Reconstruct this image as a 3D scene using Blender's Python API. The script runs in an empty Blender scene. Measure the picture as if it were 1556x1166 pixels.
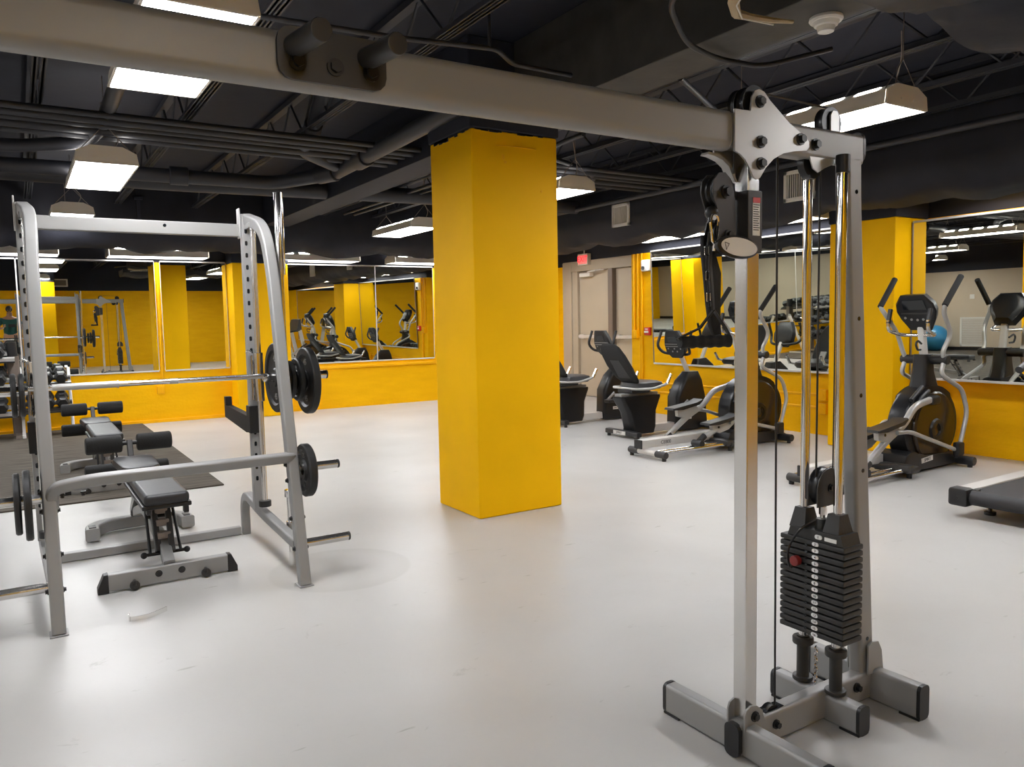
import bpy, bmesh, math, random
from math import sin, cos, pi, radians, sqrt, atan2
from mathutils import Vector as Vv, Matrix, Euler
random.seed(7)
sc = bpy.context.scene
COL = sc.collection

# ------------------------------------------------------------------ materials
def _mat(name):
    m = bpy.data.materials.new(name); m.use_nodes = True
    nt = m.node_tree
    return m, nt, nt.nodes['Principled BSDF']

def mat(name, col, rough=.5, metal=0., spec=.5, bump=0., bscale=40., var=0., vscale=3., coat=0.):
    m, nt, b = _mat(name)
    b.inputs['Base Color'].default_value = (*col, 1)
    b.inputs['Roughness'].default_value = rough
    b.inputs['Metallic'].default_value = metal
    b.inputs['Specular IOR Level'].default_value = spec
    b.inputs['Coat Weight'].default_value = coat
    tc = nt.nodes.new('ShaderNodeTexCoord')
    if bump:
        n = nt.nodes.new('ShaderNodeTexNoise'); n.inputs['Scale'].default_value = bscale
        n.inputs['Detail'].default_value = 4
        bp = nt.nodes.new('ShaderNodeBump'); bp.inputs['Strength'].default_value = bump
        bp.inputs['Distance'].default_value = .01
        nt.links.new(tc.outputs['Object'], n.inputs['Vector'])
        nt.links.new(n.outputs['Fac'], bp.inputs['Height'])
        nt.links.new(bp.outputs['Normal'], b.inputs['Normal'])
    if var:
        n = nt.nodes.new('ShaderNodeTexNoise'); n.inputs['Scale'].default_value = vscale
        n.inputs['Detail'].default_value = 5
        r = nt.nodes.new('ShaderNodeValToRGB')
        r.color_ramp.elements[0].position = .3; r.color_ramp.elements[1].position = .7
        r.color_ramp.elements[0].color = (*[c * (1 - var) for c in col], 1)
        r.color_ramp.elements[1].color = (*[min(1, c * (1 + var)) for c in col], 1)
        nt.links.new(tc.outputs['Object'], n.inputs['Vector'])
        nt.links.new(n.outputs['Fac'], r.inputs['Fac'])
        nt.links.new(r.outputs['Color'], b.inputs['Base Color'])
    return m

def emis(name, col, s):
    m, nt, b = _mat(name)
    b.inputs['Base Color'].default_value = (*col, 1)
    b.inputs['Emission Color'].default_value = (*col, 1)
    b.inputs['Emission Strength'].default_value = s
    return m

YEL = (.86, .455, .003)
M = {}
def wall_mat():
    m, nt, b = _mat('yellow painted concrete')
    b.inputs['Roughness'].default_value = .5; b.inputs['Specular IOR Level'].default_value = .12
    tc = nt.nodes.new('ShaderNodeTexCoord')
    mp = nt.nodes.new('ShaderNodeMapping'); mp.inputs['Scale'].default_value = (1, 1, 4.5)
    n1 = nt.nodes.new('ShaderNodeTexNoise'); n1.inputs['Scale'].default_value = 2.2; n1.inputs['Detail'].default_value = 8
    n1.inputs['Roughness'].default_value = .62
    n2 = nt.nodes.new('ShaderNodeTexNoise'); n2.inputs['Scale'].default_value = 30; n2.inputs['Detail'].default_value = 6
    add = nt.nodes.new('ShaderNodeMath'); add.operation = 'MULTIPLY_ADD'; add.inputs[1].default_value = .35
    bp = nt.nodes.new('ShaderNodeBump'); bp.inputs['Strength'].default_value = .35; bp.inputs['Distance'].default_value = .03
    r = nt.nodes.new('ShaderNodeValToRGB')
    r.color_ramp.elements[0].position = .25; r.color_ramp.elements[1].position = .75
    r.color_ramp.elements[0].color = (YEL[0] * .96, YEL[1] * .92, .001, 1); r.color_ramp.elements[1].color = (YEL[0] * 1.08, YEL[1] * 1.1, .002, 1)
    L = nt.links.new
    L(tc.outputs['Object'], mp.inputs['Vector']); L(mp.outputs['Vector'], n1.inputs['Vector']); L(tc.outputs['Object'], n2.inputs['Vector'])
    L(n2.outputs['Fac'], add.inputs[0]); L(n1.outputs['Fac'], add.inputs[2]); L(add.outputs[0], bp.inputs['Height'])
    L(bp.outputs['Normal'], b.inputs['Normal']); L(n1.outputs['Fac'], r.inputs['Fac']); L(r.outputs['Color'], b.inputs['Base Color'])
    return m
M['yellow'] = wall_mat()
M['ycol'] = mat('yellow painted column', (.88, .475, .001), .55, spec=.1, bump=.12, bscale=14, var=.05, vscale=2)
M['ytrim'] = mat('yellow painted trim', (.88, .44, .002), .42, spec=.25)

def floor_mat():
    m, nt, b = _mat('grey epoxy floor')
    L = nt.links.new
    tc = nt.nodes.new('ShaderNodeTexCoord')
    n = nt.nodes.new('ShaderNodeTexNoise'); n.inputs['Scale'].default_value = .7; n.inputs['Detail'].default_value = 6
    n.inputs['Distortion'].default_value = .6
    r = nt.nodes.new('ShaderNodeValToRGB')
    r.color_ramp.elements[0].position = .3; r.color_ramp.elements[1].position = .72
    r.color_ramp.elements[0].color = (.425, .413, .392, 1); r.color_ramp.elements[1].color = (.50, .488, .468, 1)
    n2 = nt.nodes.new('ShaderNodeTexNoise'); n2.inputs['Scale'].default_value = 4.3; n2.inputs['Detail'].default_value = 12
    n2.inputs['Roughness'].default_value = .7; n2.inputs['Distortion'].default_value = 1.2
    r2 = nt.nodes.new('ShaderNodeValToRGB')
    r2.color_ramp.elements[0].position = .28; r2.color_ramp.elements[1].position = .36
    r2.color_ramp.elements[0].color = (.55, .55, .5, 1); r2.color_ramp.elements[1].color = (1, 1, 1, 1)
    mx = nt.nodes.new('ShaderNodeMix'); mx.data_type = 'RGBA'; mx.blend_type = 'MULTIPLY'; mx.inputs['Factor'].default_value = .5
    n3 = nt.nodes.new('ShaderNodeTexNoise'); n3.inputs['Scale'].default_value = 1.6; n3.inputs['Detail'].default_value = 5
    mr = nt.nodes.new('ShaderNodeMapRange'); mr.inputs['To Min'].default_value = .26; mr.inputs['To Max'].default_value = .5
    bp = nt.nodes.new('ShaderNodeBump'); bp.inputs['Strength'].default_value = .05; bp.inputs['Distance'].default_value = .02
    # a round, slightly darker patch beside the weight rack, darkest near its edge
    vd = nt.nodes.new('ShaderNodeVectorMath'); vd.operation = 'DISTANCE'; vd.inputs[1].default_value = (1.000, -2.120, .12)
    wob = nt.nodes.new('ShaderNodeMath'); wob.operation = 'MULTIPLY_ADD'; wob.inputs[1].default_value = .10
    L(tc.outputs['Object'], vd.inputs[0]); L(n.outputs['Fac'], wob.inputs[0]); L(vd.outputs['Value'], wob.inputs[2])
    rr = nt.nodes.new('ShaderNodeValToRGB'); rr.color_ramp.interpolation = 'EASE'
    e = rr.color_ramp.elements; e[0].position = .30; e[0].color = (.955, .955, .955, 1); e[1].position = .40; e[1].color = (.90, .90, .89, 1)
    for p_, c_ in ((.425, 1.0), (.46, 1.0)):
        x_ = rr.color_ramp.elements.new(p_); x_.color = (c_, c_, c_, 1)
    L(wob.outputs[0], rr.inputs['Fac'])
    n4 = nt.nodes.new('ShaderNodeTexNoise'); n4.inputs['Scale'].default_value = 9; n4.inputs['Detail'].default_value = 3
    mp4 = nt.nodes.new('ShaderNodeMapping'); mp4.inputs['Scale'].default_value = (.7, 2.6, 1); mp4.inputs['Rotation'].default_value = (0, 0, .5)
    r4 = nt.nodes.new('ShaderNodeValToRGB'); r4.color_ramp.elements[0].position = .24; r4.color_ramp.elements[1].position = .30
    r4.color_ramp.elements[0].color = (.62, .62, .56, 1); r4.color_ramp.elements[1].color = (1, 1, 1, 1)
    L(tc.outputs['Object'], mp4.inputs['Vector']); L(mp4.outputs['Vector'], n4.inputs['Vector']); L(n4.outputs['Fac'], r4.inputs['Fac'])
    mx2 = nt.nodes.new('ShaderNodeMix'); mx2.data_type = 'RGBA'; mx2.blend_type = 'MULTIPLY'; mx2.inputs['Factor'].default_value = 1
    mx3 = nt.nodes.new('ShaderNodeMix'); mx3.data_type = 'RGBA'; mx3.blend_type = 'MULTIPLY'; mx3.inputs['Factor'].default_value = .7
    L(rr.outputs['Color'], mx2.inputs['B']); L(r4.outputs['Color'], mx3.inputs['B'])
    for q in (n, n2, n3): L(tc.outputs['Object'], q.inputs['Vector'])
    L(n.outputs['Fac'], r.inputs['Fac']); L(n2.outputs['Fac'], r2.inputs['Fac'])
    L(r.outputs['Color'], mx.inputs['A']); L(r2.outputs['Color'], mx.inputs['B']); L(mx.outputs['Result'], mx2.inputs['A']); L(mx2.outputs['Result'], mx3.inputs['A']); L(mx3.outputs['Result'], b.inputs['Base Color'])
    L(n3.outputs['Fac'], mr.inputs['Value']); L(mr.outputs['Result'], b.inputs['Roughness'])
    L(n2.outputs['Fac'], bp.inputs['Height']); L(bp.outputs['Normal'], b.inputs['Normal'])
    return m
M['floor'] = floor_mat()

def mat_mat():
    m, nt, b = _mat('wood grain rubber mat')
    L = nt.links.new
    b.inputs['Roughness'].default_value = .85; b.inputs['Specular IOR Level'].default_value = .2
    tc = nt.nodes.new('ShaderNodeTexCoord')
    mp = nt.nodes.new('ShaderNodeMapping'); mp.inputs['Scale'].default_value = (1.2, 14, 1)
    n = nt.nodes.new('ShaderNodeTexNoise'); n.inputs['Scale'].default_value = 2.4; n.inputs['Detail'].default_value = 9
    r = nt.nodes.new('ShaderNodeValToRGB')
    r.color_ramp.elements[0].position = .3; r.color_ramp.elements[1].position = .7
    r.color_ramp.elements[0].color = (.04, .033, .026, 1); r.color_ramp.elements[1].color = (.125, .108, .087, 1)
    L(tc.outputs['Object'], mp.inputs['Vector']); L(mp.outputs['Vector'], n.inputs['Vector'])
    L(n.outputs['Fac'], r.inputs['Fac']); L(r.outputs['Color'], b.inputs['Base Color'])
    return m
M['mat'] = mat_mat()
M['ceil'] = mat('black ceiling paint', (.021, .023, .034), .7, spec=.3, bump=.3, bscale=6)
M['pipe'] = mat('black painted pipe', (.023, .024, .031), .5)
M['duct'] = mat('black duct wrap', (.019, .020, .027), .6, spec=.25, bump=.5, bscale=5, var=.3, vscale=2)
M['beam'] = mat('dark painted concrete beam', (.036, .034, .030), .6, bump=.4, bscale=8, var=.35, vscale=5)
M['silver'] = mat('silver grey powder coat', (.275, .272, .266), .44, metal=.2)
M['silver2'] = mat('bright silver paint', (.42, .415, .40), .32, metal=.3)
M['alu'] = mat('pale silver plastic', (.62, .6, .57), .4, metal=.15)
M['chrome'] = mat('chrome', (.82, .81, .79), .09, metal=1)
M['brush'] = mat('brushed chrome', (.72, .71, .69), .22, metal=1)
M['black'] = mat('black plastic', (.010, .010, .011), .42)
M['gloss'] = mat('glossy black plastic', (.008, .008, .009), .33, spec=.35)
M['foam'] = mat('black foam', (.009, .009, .009), .8, bump=.2, bscale=120)
M['vinyl'] = mat('black vinyl', (.018, .018, .020), .45, bump=.06, bscale=60)
M['iron'] = mat('black cast iron', (.009, .009, .009), .48, bump=.15, bscale=60)
M['dgrey'] = mat('dark grey steel', (.040, .038, .037), .42, metal=.2)
M['plate'] = mat('charcoal painted weight', (.022, .0215, .020), .5, bump=.08, bscale=90)
M['fabric'] = mat('black mesh fabric', (.018, .0185, .019), .85, bump=.2, bscale=200)
M['belt'] = mat('black running belt', (.024, .0235, .026), .6, bump=.1, bscale=200)
M['disc'] = mat('brown tinted flywheel cover', (.030, .017, .008), .22)
M['white'] = mat('white plastic', (.75, .74, .70), .4)
M['wlabel'] = mat('white label', (.8, .8, .78), .5)
M['cream'] = mat('cream light housing', (.78, .74, .67), .5)
M['beige'] = mat('beige painted door', (.47, .40, .30), .45, var=.03)
M['beigew'] = mat('beige wall paint', (.50, .42, .32), .6)
M['greyd'] = mat('brown grey metal', (.20, .165, .14), .4, metal=.2)
M['redk'] = mat('dark red knob', (.22, .018, .016), .35)
M['red'] = mat('red plastic', (.6, .03, .03), .4)
M['blue'] = mat('blue vinyl ball', (.03, .22, .42), .35)
M['wood'] = mat('cream broken plaster', (.48, .38, .24), .8, bump=.6, bscale=30)
M['screen'] = mat('dark display', (.01, .012, .014), .12)
M['teal'] = mat('teal cotton', (.02, .09, .08), .85)
M['denim'] = mat('dark trousers', (.015, .017, .022), .85)
M['skin'] = mat('skin', (.42, .22, .14), .5)
M['hair'] = mat('dark hair', (.02, .014, .01), .6)
M['mirror'] = mat('mirror glass', (.80, .82, .76), .008, metal=1)
M['lens2'] = emis('lit strip lens', (.97, .975, 1.0), 8.)
M['lens'] = emis('lit fluorescent lens', (.97, .975, 1.0), 20.)
M['slot'] = emis('lit housing slot', (1.0, .965, .93), 9.)
M['exit'] = emis('lit red letters', (1.0, .02, .03), 1.3)
M['exitbg'] = emis('lit pale sign face', (.9, .30, .27), .12)

# ------------------------------------------------------------------ mesh builder
def fillet(pts, r, n=5):
    pts = [Vv(p) for p in pts]; out = [pts[0]]
    for i in range(1, len(pts) - 1):
        a, b, c = pts[i - 1], pts[i], pts[i + 1]
        d1 = (a - b); d2 = (c - b)
        rr = min(r, d1.length * .48, d2.length * .48)
        p1 = b + d1.normalized() * rr; p2 = b + d2.normalized() * rr
        for k in range(n + 1):
            t = k / n
            out.append(p1 * (1 - t) ** 2 + b * 2 * t * (1 - t) + p2 * t * t)
    out.append(pts[-1])
    return out

def rrect(w, h, r, n=3):
    r = min(r, w * .499, h * .499); o = []
    for (cx, cy, a0) in ((w / 2 - r, h / 2 - r, 0), (-w / 2 + r, h / 2 - r, 90), (-w / 2 + r, -h / 2 + r, 180), (w / 2 - r, -h / 2 + r, 270)):
        for k in range(n + 1):
            a = radians(a0 + 90 * k / n); o.append((cx + r * cos(a), cy + r * sin(a)))
    return o

class MB:
    def __init__(s, xf=None):
        s.bm = bmesh.new(); s.xf = xf
    def _v(s, co): return s.bm.verts.new(co)
    def box(s, lo, hi, bev=0., rot=None, seg=2):
        lo = Vv(lo); hi = Vv(hi); c = (lo + hi) / 2; d = (hi - lo)
        t = bmesh.new(); bmesh.ops.create_cube(t, size=1)
        for v in t.verts: v.co = Vv((v.co.x * abs(d.x), v.co.y * abs(d.y), v.co.z * abs(d.z)))
        if bev: bmesh.ops.bevel(t, geom=t.edges[:], offset=min(bev, min(abs(x) for x in d) * .45), segments=seg, affect='EDGES', profile=.5)
        R = rot.to_matrix() if isinstance(rot, Euler) else rot
        for v in t.verts:
            v.co = (R @ v.co if R else v.co) + c
        s._merge(t)
    def _merge(s, t):
        mp = {}
        for v in t.verts: mp[v] = s.bm.verts.new(v.co)
        for f in t.faces:
            try: s.bm.faces.new([mp[v] for v in f.verts])
            except ValueError: pass
        t.free()
    def cyl(s, p0, p1, r, r2=None, seg=20, bev=0.):
        r2 = r if r2 is None else r2
        p0 = Vv(p0); p1 = Vv(p1)
        if bev:
            d = (p1 - p0).normalized()
            s.sweepr([p0, p0 + d * bev * .3, p0 + d * bev, p1 - d * bev, p1 - d * bev * .3, p1], [r - bev, r - bev * .3, r, r2, r2 - bev * .3, r2 - bev], seg)
        else: s.sweepr([p0, p1], [r, r2], seg)
    def sweepr(s, pts, rs, seg=16, close=True, hint=None):
        circ = [(cos(2 * pi * k / seg), sin(2 * pi * k / seg)) for k in range(seg)]
        s.sweep(pts, circ, hint, scales=rs)
    def tube(s, pts, r, fil=0., seg=12, n=5):
        if fil: pts = fillet(pts, fil, n)
        s.sweepr(pts, [r] * len(pts), seg)
    def sweep(s, pts, prof, hint=None, scales=None, fil=0.):
        if fil: pts = fillet(pts, fil)
        P = [Vv(p) for p in pts]
        Q = [P[0]]
        for p in P[1:]:
            if (p - Q[-1]).length > 1e-6: Q.append(p)
        if scales and len(Q) != len(P): Q = P
        P = Q; n = len(P)
        T = []
        for i in range(n):
            if i == 0: t = P[1] - P[0]
            elif i == n - 1: t = P[-1] - P[-2]
            else:
                t = (P[i] - P[i - 1]).normalized() + (P[i + 1] - P[i]).normalized()
            T.append(t.normalized() if t.length > 1e-9 else Vv((0, 0, 1)))
        if hint is None:
            hint = Vv((0, 0, 1)) if abs(T[0].z) < .9 else Vv((1, 0, 0))
        else: hint = Vv(hint)
        side = (hint - T[0] * hint.dot(T[0])).normalized()
        rings = []
        for i in range(n):
            if i:
                side = (side - T[i] * side.dot(T[i]))
                side = side.normalized()
            up = T[i].cross(side)
            k = scales[i] if scales else 1.
            m = 1.; mdir = None
            if 0 < i < n - 1:
                c = (P[i] - P[i - 1]).normalized().dot(T[i]); m = 1 / max(c, .35)
                b = (P[i + 1] - P[i]).normalized() - (P[i] - P[i - 1]).normalized()
                if b.length > 1e-4: mdir = (b - T[i] * b.dot(T[i])).normalized()
            ring = []
            for (a, b2) in prof:
                o = side * a * k + up * b2 * k
                if mdir: o = o + mdir * (o.dot(mdir)) * (m - 1)
                ring.append(s._v(P[i] + o))
            rings.append(ring)
        L = len(prof)
        for i in range(n - 1):
            for j in range(L):
                s.bm.faces.new((rings[i][j], rings[i][(j + 1) % L], rings[i + 1][(j + 1) % L], rings[i + 1][j]))
        s.bm.faces.new(rings[0][::-1]); s.bm.faces.new(rings[-1])
    def rtube(s, pts, w, h, r=.008, hint=(0, 1, 0), fil=0.):
        """rectangular tube: w along hint, h across it"""
        s.sweep(pts, rrect(w, h, r), hint, fil=fil)
    def prism(s, poly, axis, a, b, bev=0.):
        """poly in the two other axes; extruded along axis from a to b"""
        def P3(p, t):
            return {'x': (t, p[0], p[1]), 'y': (p[0], t, p[1]), 'z': (p[0], p[1], t)}[axis]
        t = bmesh.new()
        A = [t.verts.new(P3(p, a)) for p in poly]; B = [t.verts.new(P3(p, b)) for p in poly]
        n = len(poly)
        t.faces.new(A); t.faces.new(B[::-1])
        for i in range(n): t.faces.new((A[i], A[(i + 1) % n], B[(i + 1) % n], B[i]))
        if bev:
            ed = [e for e in t.edges if (e.verts[0] in A) == (e.verts[1] in A)]
            bmesh.ops.bevel(t, geom=ed, offset=bev, segments=2, affect='EDGES', profile=.5)
        bmesh.ops.triangulate(t, faces=[f for f in t.faces if len(f.verts) > 4])
        s._merge(t)
    def loft(s, rings):
        R = [[s._v(p) for p in r] for r in rings]; L = len(R[0])
        for i in range(len(R) - 1):
            for j in range(L):
                s.bm.faces.new((R[i][j], R[i][(j + 1) % L], R[i + 1][(j + 1) % L], R[i + 1][j]))
        s.bm.faces.new(R[0][::-1]); s.bm.faces.new(R[-1])
    def lathe(s, prof, c, axis, seg=40, ax2=None):
        """prof: list of (t along axis, radius); closed"""
        ax = Vv(axis).normalized(); c = Vv(c)
        u = ax.orthogonal().normalized(); w = ax.cross(u)
        rings = []
        for k in range(seg):
            a = 2 * pi * k / seg
            rings.append([s._v(c + ax * t + (u * cos(a) + w * sin(a)) * r) for t, r in prof])
        n = len(prof)
        for k in range(seg):
            for j in range(n):
                q = (rings[k][j], rings[k][(j + 1) % n], rings[(k + 1) % seg][(j + 1) % n], rings[(k + 1) % seg][j])
                if len(set(q)) == 4: s.bm.faces.new(q)
    def ball(s, c, r, seg=20, sc=(1, 1, 1)):
        t = bmesh.new(); bmesh.ops.create_uvsphere(t, u_segments=seg, v_segments=max(8, seg // 2), radius=r)
        for v in t.verts: v.co = Vv((v.co.x * sc[0], v.co.y * sc[1], v.co.z * sc[2])) + Vv(c)
        s._merge(t)
    def text(s, body, size, mtx, ext=.001):
        cu = bpy.data.curves.new('lettering', 'FONT'); cu.body = body; cu.size = size; cu.extrude = ext
        cu.align_x = 'CENTER'; cu.align_y = 'CENTER'
        o = bpy.data.objects.new('lettering', cu); COL.objects.link(o)
        dg = bpy.context.evaluated_depsgraph_get(); dg.update()
        me = bpy.data.meshes.new_from_object(o.evaluated_get(dg))
        t = bmesh.new(); t.from_mesh(me); t.transform(mtx); s._merge(t)
        bpy.data.objects.remove(o); bpy.data.curves.remove(cu); bpy.data.meshes.remove(me)
    def build(s, name, material, parent=None, smooth=35, split=False):
        if split: return s._split(name, material, parent, smooth)
        if s.xf:
            for v in s.bm.verts: v.co = Vv(s.xf(v.co))
        bmesh.ops.remove_doubles(s.bm, verts=s.bm.verts, dist=1e-6)
        bmesh.ops.recalc_face_normals(s.bm, faces=s.bm.faces)
        off = Vv((0, 0, 0))
        p = parent
        while p is not None:
            off += p.location; p = p.parent
        if parent is None:
            xs = [v.co for v in s.bm.verts]
            off = Vv((sum(v.x for v in xs) / len(xs), sum(v.y for v in xs) / len(xs), min(v.z for v in xs)))
        for v in s.bm.verts: v.co -= off
        me = bpy.data.meshes.new(name); s.bm.to_mesh(me); s.bm.free()
        me.materials.append(material)
        for f in me.polygons: f.use_smooth = smooth > 0
        if smooth > 0: me.set_sharp_from_angle(angle=radians(smooth))
        o = bpy.data.objects.new(name, me); COL.objects.link(o)
        if smooth > 0:
            wn = o.modifiers.new('weighted normals', 'WEIGHTED_NORMAL'); wn.keep_sharp = True
        if parent is not None: o.parent = parent
        else: o.location = off
        return o

def _split(s, name, material, parent, smooth):
    """one object for each separate piece (islands whose boxes touch stay together)"""
    bm = s.bm; bmesh.ops.remove_doubles(bm, verts=bm.verts, dist=1e-6)
    bm.verts.ensure_lookup_table(); seen = set(); isl = []
    for v in bm.verts:
        if v.index in seen: continue
        st = [v]; seen.add(v.index); cur = []
        while st:
            a = st.pop(); cur.append(a)
            for e in a.link_edges:
                b = e.other_vert(a)
                if b.index not in seen: seen.add(b.index); st.append(b)
        isl.append(cur)
    bb = []
    for c in isl:
        bb.append([[min(v.co[k] for v in c) - .0015 for k in range(3)], [max(v.co[k] for v in c) + .0015 for k in range(3)], c])
    ch = True
    while ch:
        ch = False
        for i in range(len(bb)):
            for j in range(i + 1, len(bb)):
                A, B = bb[i], bb[j]
                if all(A[0][k] <= B[1][k] and B[0][k] <= A[1][k] for k in range(3)):
                    bb[i] = [[min(A[0][k], B[0][k]) for k in range(3)], [max(A[1][k], B[1][k]) for k in range(3)], A[2] + B[2]]
                    del bb[j]; ch = True; break
            if ch: break
    out = []
    for _, _, c in bb:
        m = MB(s.xf); mp = {v: m.bm.verts.new(v.co) for v in c}
        fs = set(f for v in c for f in v.link_faces)
        for f in fs: m.bm.faces.new([mp[v] for v in f.verts])
        out.append(m.build(name, material, parent, smooth))
    bm.free()
    return out
MB._split = _split

def tag(o, label=None, cat=None, group=None, kind=None):
    if label: o['label'] = label
    if cat: o['category'] = cat
    if group: o['group'] = group
    if kind: o['kind'] = kind
    return o
def thing(name, label, cat, loc=(0, 0, 0), group=None):
    o = bpy.data.objects.new(name, None); COL.objects.link(o); o.location = loc
    o.empty_display_size = .1
    return tag(o, label, cat, group)
KIDS = {}
def kids(o): return [c for c in bpy.data.objects if c.parent == o]
def dup(o, loc=None, rz=None, label=None, parent=None, group=None):
    c = o.copy(); COL.objects.link(c)
    if parent: c.parent = parent
    if loc is not None: c.location = loc
    if rz is not None: c.rotation_euler = (0, 0, rz)
    if label: c['label'] = label
    if group: c['group'] = group
    for k in kids(o): dup(k, parent=c)
    return c
def struct(o, label=None, cat=None):
    o['kind'] = 'structure'
    if label: o['label'] = label
    if cat: o['category'] = cat
    return o

# ------------------------------------------------------------------ camera
H = 1.32
yaw, pitch, roll, F = radians(32.31), radians(4.698), radians(-1.157), 1185.1
fw = Vv((sin(yaw) * cos(pitch), cos(yaw) * cos(pitch), -sin(pitch)))
r0 = Vv((cos(yaw), -sin(yaw), 0)); u0 = r0.cross(fw)
rt = r0 * cos(roll) + u0 * sin(roll); up = rt.cross(fw)
cd = bpy.data.cameras.new('camera'); cam = bpy.data.objects.new('camera', cd); COL.objects.link(cam)
cd.sensor_width = 36; cd.lens = F / 1556 * 36; cd.clip_start = .02
mw = Matrix(((rt.x, up.x, -fw.x, 0), (rt.y, up.y, -fw.y, 0), (rt.z, up.z, -fw.z, H), (0, 0, 0, 1)))
cam.matrix_world = mw
sc.camera = cam

# ------------------------------------------------------------------ room shell
from mathutils import noise
ZB = 2.19; ZC = 3.12
XL, YB, YA, YL, XR, XD = -8.0, -2.3, 14.5, 11.65, 7.33, 8.05
def two_tone(name, boxes, zsplit=ZB, low='yellow', high='ceil', label=None):
    m = MB()
    for lo, hi in boxes:
        if lo[2] < zsplit < hi[2]:
            m.box(lo, (hi[0], hi[1], zsplit)); m.box((lo[0], lo[1], zsplit), hi)
        else: m.box(lo, hi)
    o = m.build(name, M[low], smooth=0)
    o.data.materials.append(M[high])
    z0 = o.location.z
    for f in o.data.polygons:
        if f.center.z + z0 > zsplit + .001: f.material_index = 1
    return struct(o, label)
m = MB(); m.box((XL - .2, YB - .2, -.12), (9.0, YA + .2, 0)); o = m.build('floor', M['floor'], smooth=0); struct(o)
m = MB(); m.box((XL - .2, YB - .2, ZC), (9.0, YA + .2, ZC + .12)); o = m.build('ceiling', M['ceil'], smooth=0); struct(o)
two_tone('wall_left', [((-5.0, YL, 0), (8.2, YL + .2, ZC))])
two_tone('wall_alcove', [((-5.2, YL, 0), (-5.0, YA, ZC))])
two_tone('wall_far', [((XL - .2, YA, 0), (-5.0, YA + .2, ZC))], low='beigew')
two_tone('wall_beige', [((XL - .2, YB, 0), (XL, YA, ZC))], low='beigew')
two_tone('wall_right', [((XR, YB, 0), (XR + .2, 8.40, ZC)), ((XR + .2, 8.20, 0), (XD + .2, 8.40, ZC))])
two_tone('wall_back', [((XL - .2, YB - .2, 0), (XR + .2, YB, ZC))])
two_tone('wall_door', [((XD, 11.0, 0), (XD + .2, YL, ZC)), ((XD, 8.40, 2.26), (XD + .2, 11.0, ZC))], zsplit=2.2, low='yellow')
m = MB(); m.box((XL, YB, 0), (XL + .02, YA, .1)); struct(m.build('baseboard_beige', M['black'], smooth=0))

# exit door with its frame and mullion
d = MB(); d.box((XD + .05, 8.86, .01), (XD + .10, 9.66, 2.09)); door = d.build('door_2', M['beige'], smooth=0); struct(door)
d = MB(); d.box((XD + .05, 9.76, .01), (XD + .10, 10.60, 2.09)); door1 = d.build('door_1', M['beige'], smooth=0); struct(door1)
for dd, y0, y1 in ((door, 8.88, 9.64), (door1, 9.78, 10.56)):
    b = MB(); b.box((XD - .02, y0, .985), (XD + .0, y1, 1.035), .006); b.box((XD - .005, y0, .975), (XD + .05, y0 + .12, 1.045), .005); b.box((XD - .005, y1 - .12, .975), (XD + .05, y1, 1.045), .005)
    p = b.build('panic_bar', M['alu'], dd); p['label'] = 'pale horizontal push bar'
b = MB(); b.box((XD - .04, 10.22, 2.0), (XD + .05, 10.50, 2.06), .008); b.rtube([(XD - .02, 10.30, 2.075), (XD - .08, 10.02, 2.085), (XD + .03, 9.92, 2.10)], .022, .008, .002, hint=(0, 0, 1)); b.build('door_closer', M['cream'], door1)
m = MB()
m.box((XD - .03, 10.74, 0), (XD + .16, 10.98, 2.26), .006); m.box((XD - .02, 8.45, 2.10), (XD + .16, 10.98, 2.27), .006)
m.box((XD - .0, 10.60, 0), (XD + .16, 10.76, 2.12)); m.box((XD, 8.40, 0), (XD + .16, 8.86, 2.12))
struct(m.build('trim_1', M['beige'], smooth=0))
m = MB(); m.box((XD - .03, 9.655, 0), (XD + .12, 9.765, 2.10), .005); struct(m.build('trim_2', M['greyd'], smooth=0))

# pilasters and pillars
def pillar(name, x0, x1, y0, y1, zt, label, bev=.012, ragged=False):
    r = thing(name, label, 'pillar', ((x0 + x1) / 2, (y0 + y1) / 2, 0))
    m = MB(); m.box((x0, y0, 0), (x1, y1, zt), bev); m.build('painted_shaft', M['ycol'], r)
    m = MB(); m.box((x0 - .01, y0 - .01, zt), (x1 + .01, y1 + .01, ZC), .01)
    if ragged:  # irregular lower edge of the black paint
        for k in range(26):
            t = random.random(); w = random.uniform(.03, .09); h = random.uniform(.004, .014)
            if k % 2: m.box((x0 + t * (x1 - x0 - w), y0 - .004, zt - h), (x0 + t * (x1 - x0 - w) + w, y0, zt))
            else: m.box((x0 - .004, y0 + t * (y1 - y0 - w), zt - h * 2), (x0, y0 + t * (y1 - y0 - w) + w, zt))
    m.build('black_top', M['ceil'], r, smooth=0)
    return r
c1 = pillar('concrete_pillar', 2.522, 3.195, 4.418, 5.0, 2.545, 'wide yellow square pillar standing alone in the middle of the floor', ragged=True)
m = MB()
m.tube([(2.70, 4.416, 2.45), (2.86, 4.413, 2.455), (3.02, 4.414, 2.452)], .003, seg=6)
m.ball((2.76, 4.418, 2.38), .012, 8, (1, .4, 1.6)); m.ball((2.775, 4.418, 2.35), .01, 8, (1.3, .4, .8)); m.ball((3.06, 4.418, 2.18), .008, 8, (1, .4, 1))
m.build('chipped_paint', M['ytrim'], c1, split=True)
pillar('concrete_pillar', 6.812, 7.325, 4.19, 4.87, 2.185, 'yellow pillar against the mirrored right wall, between the two wall mirrors')
pillar('concrete_pillar', 2.585, 3.36, 11.30, 11.645, 2.185, 'yellow pilaster on the far left wall, between the two groups of mirrors')
pillar('concrete_pillar', .4, .95, -1.9, -1.3, 2.4, 'yellow pillar behind the camera, seen only in the mirrors')

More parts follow.
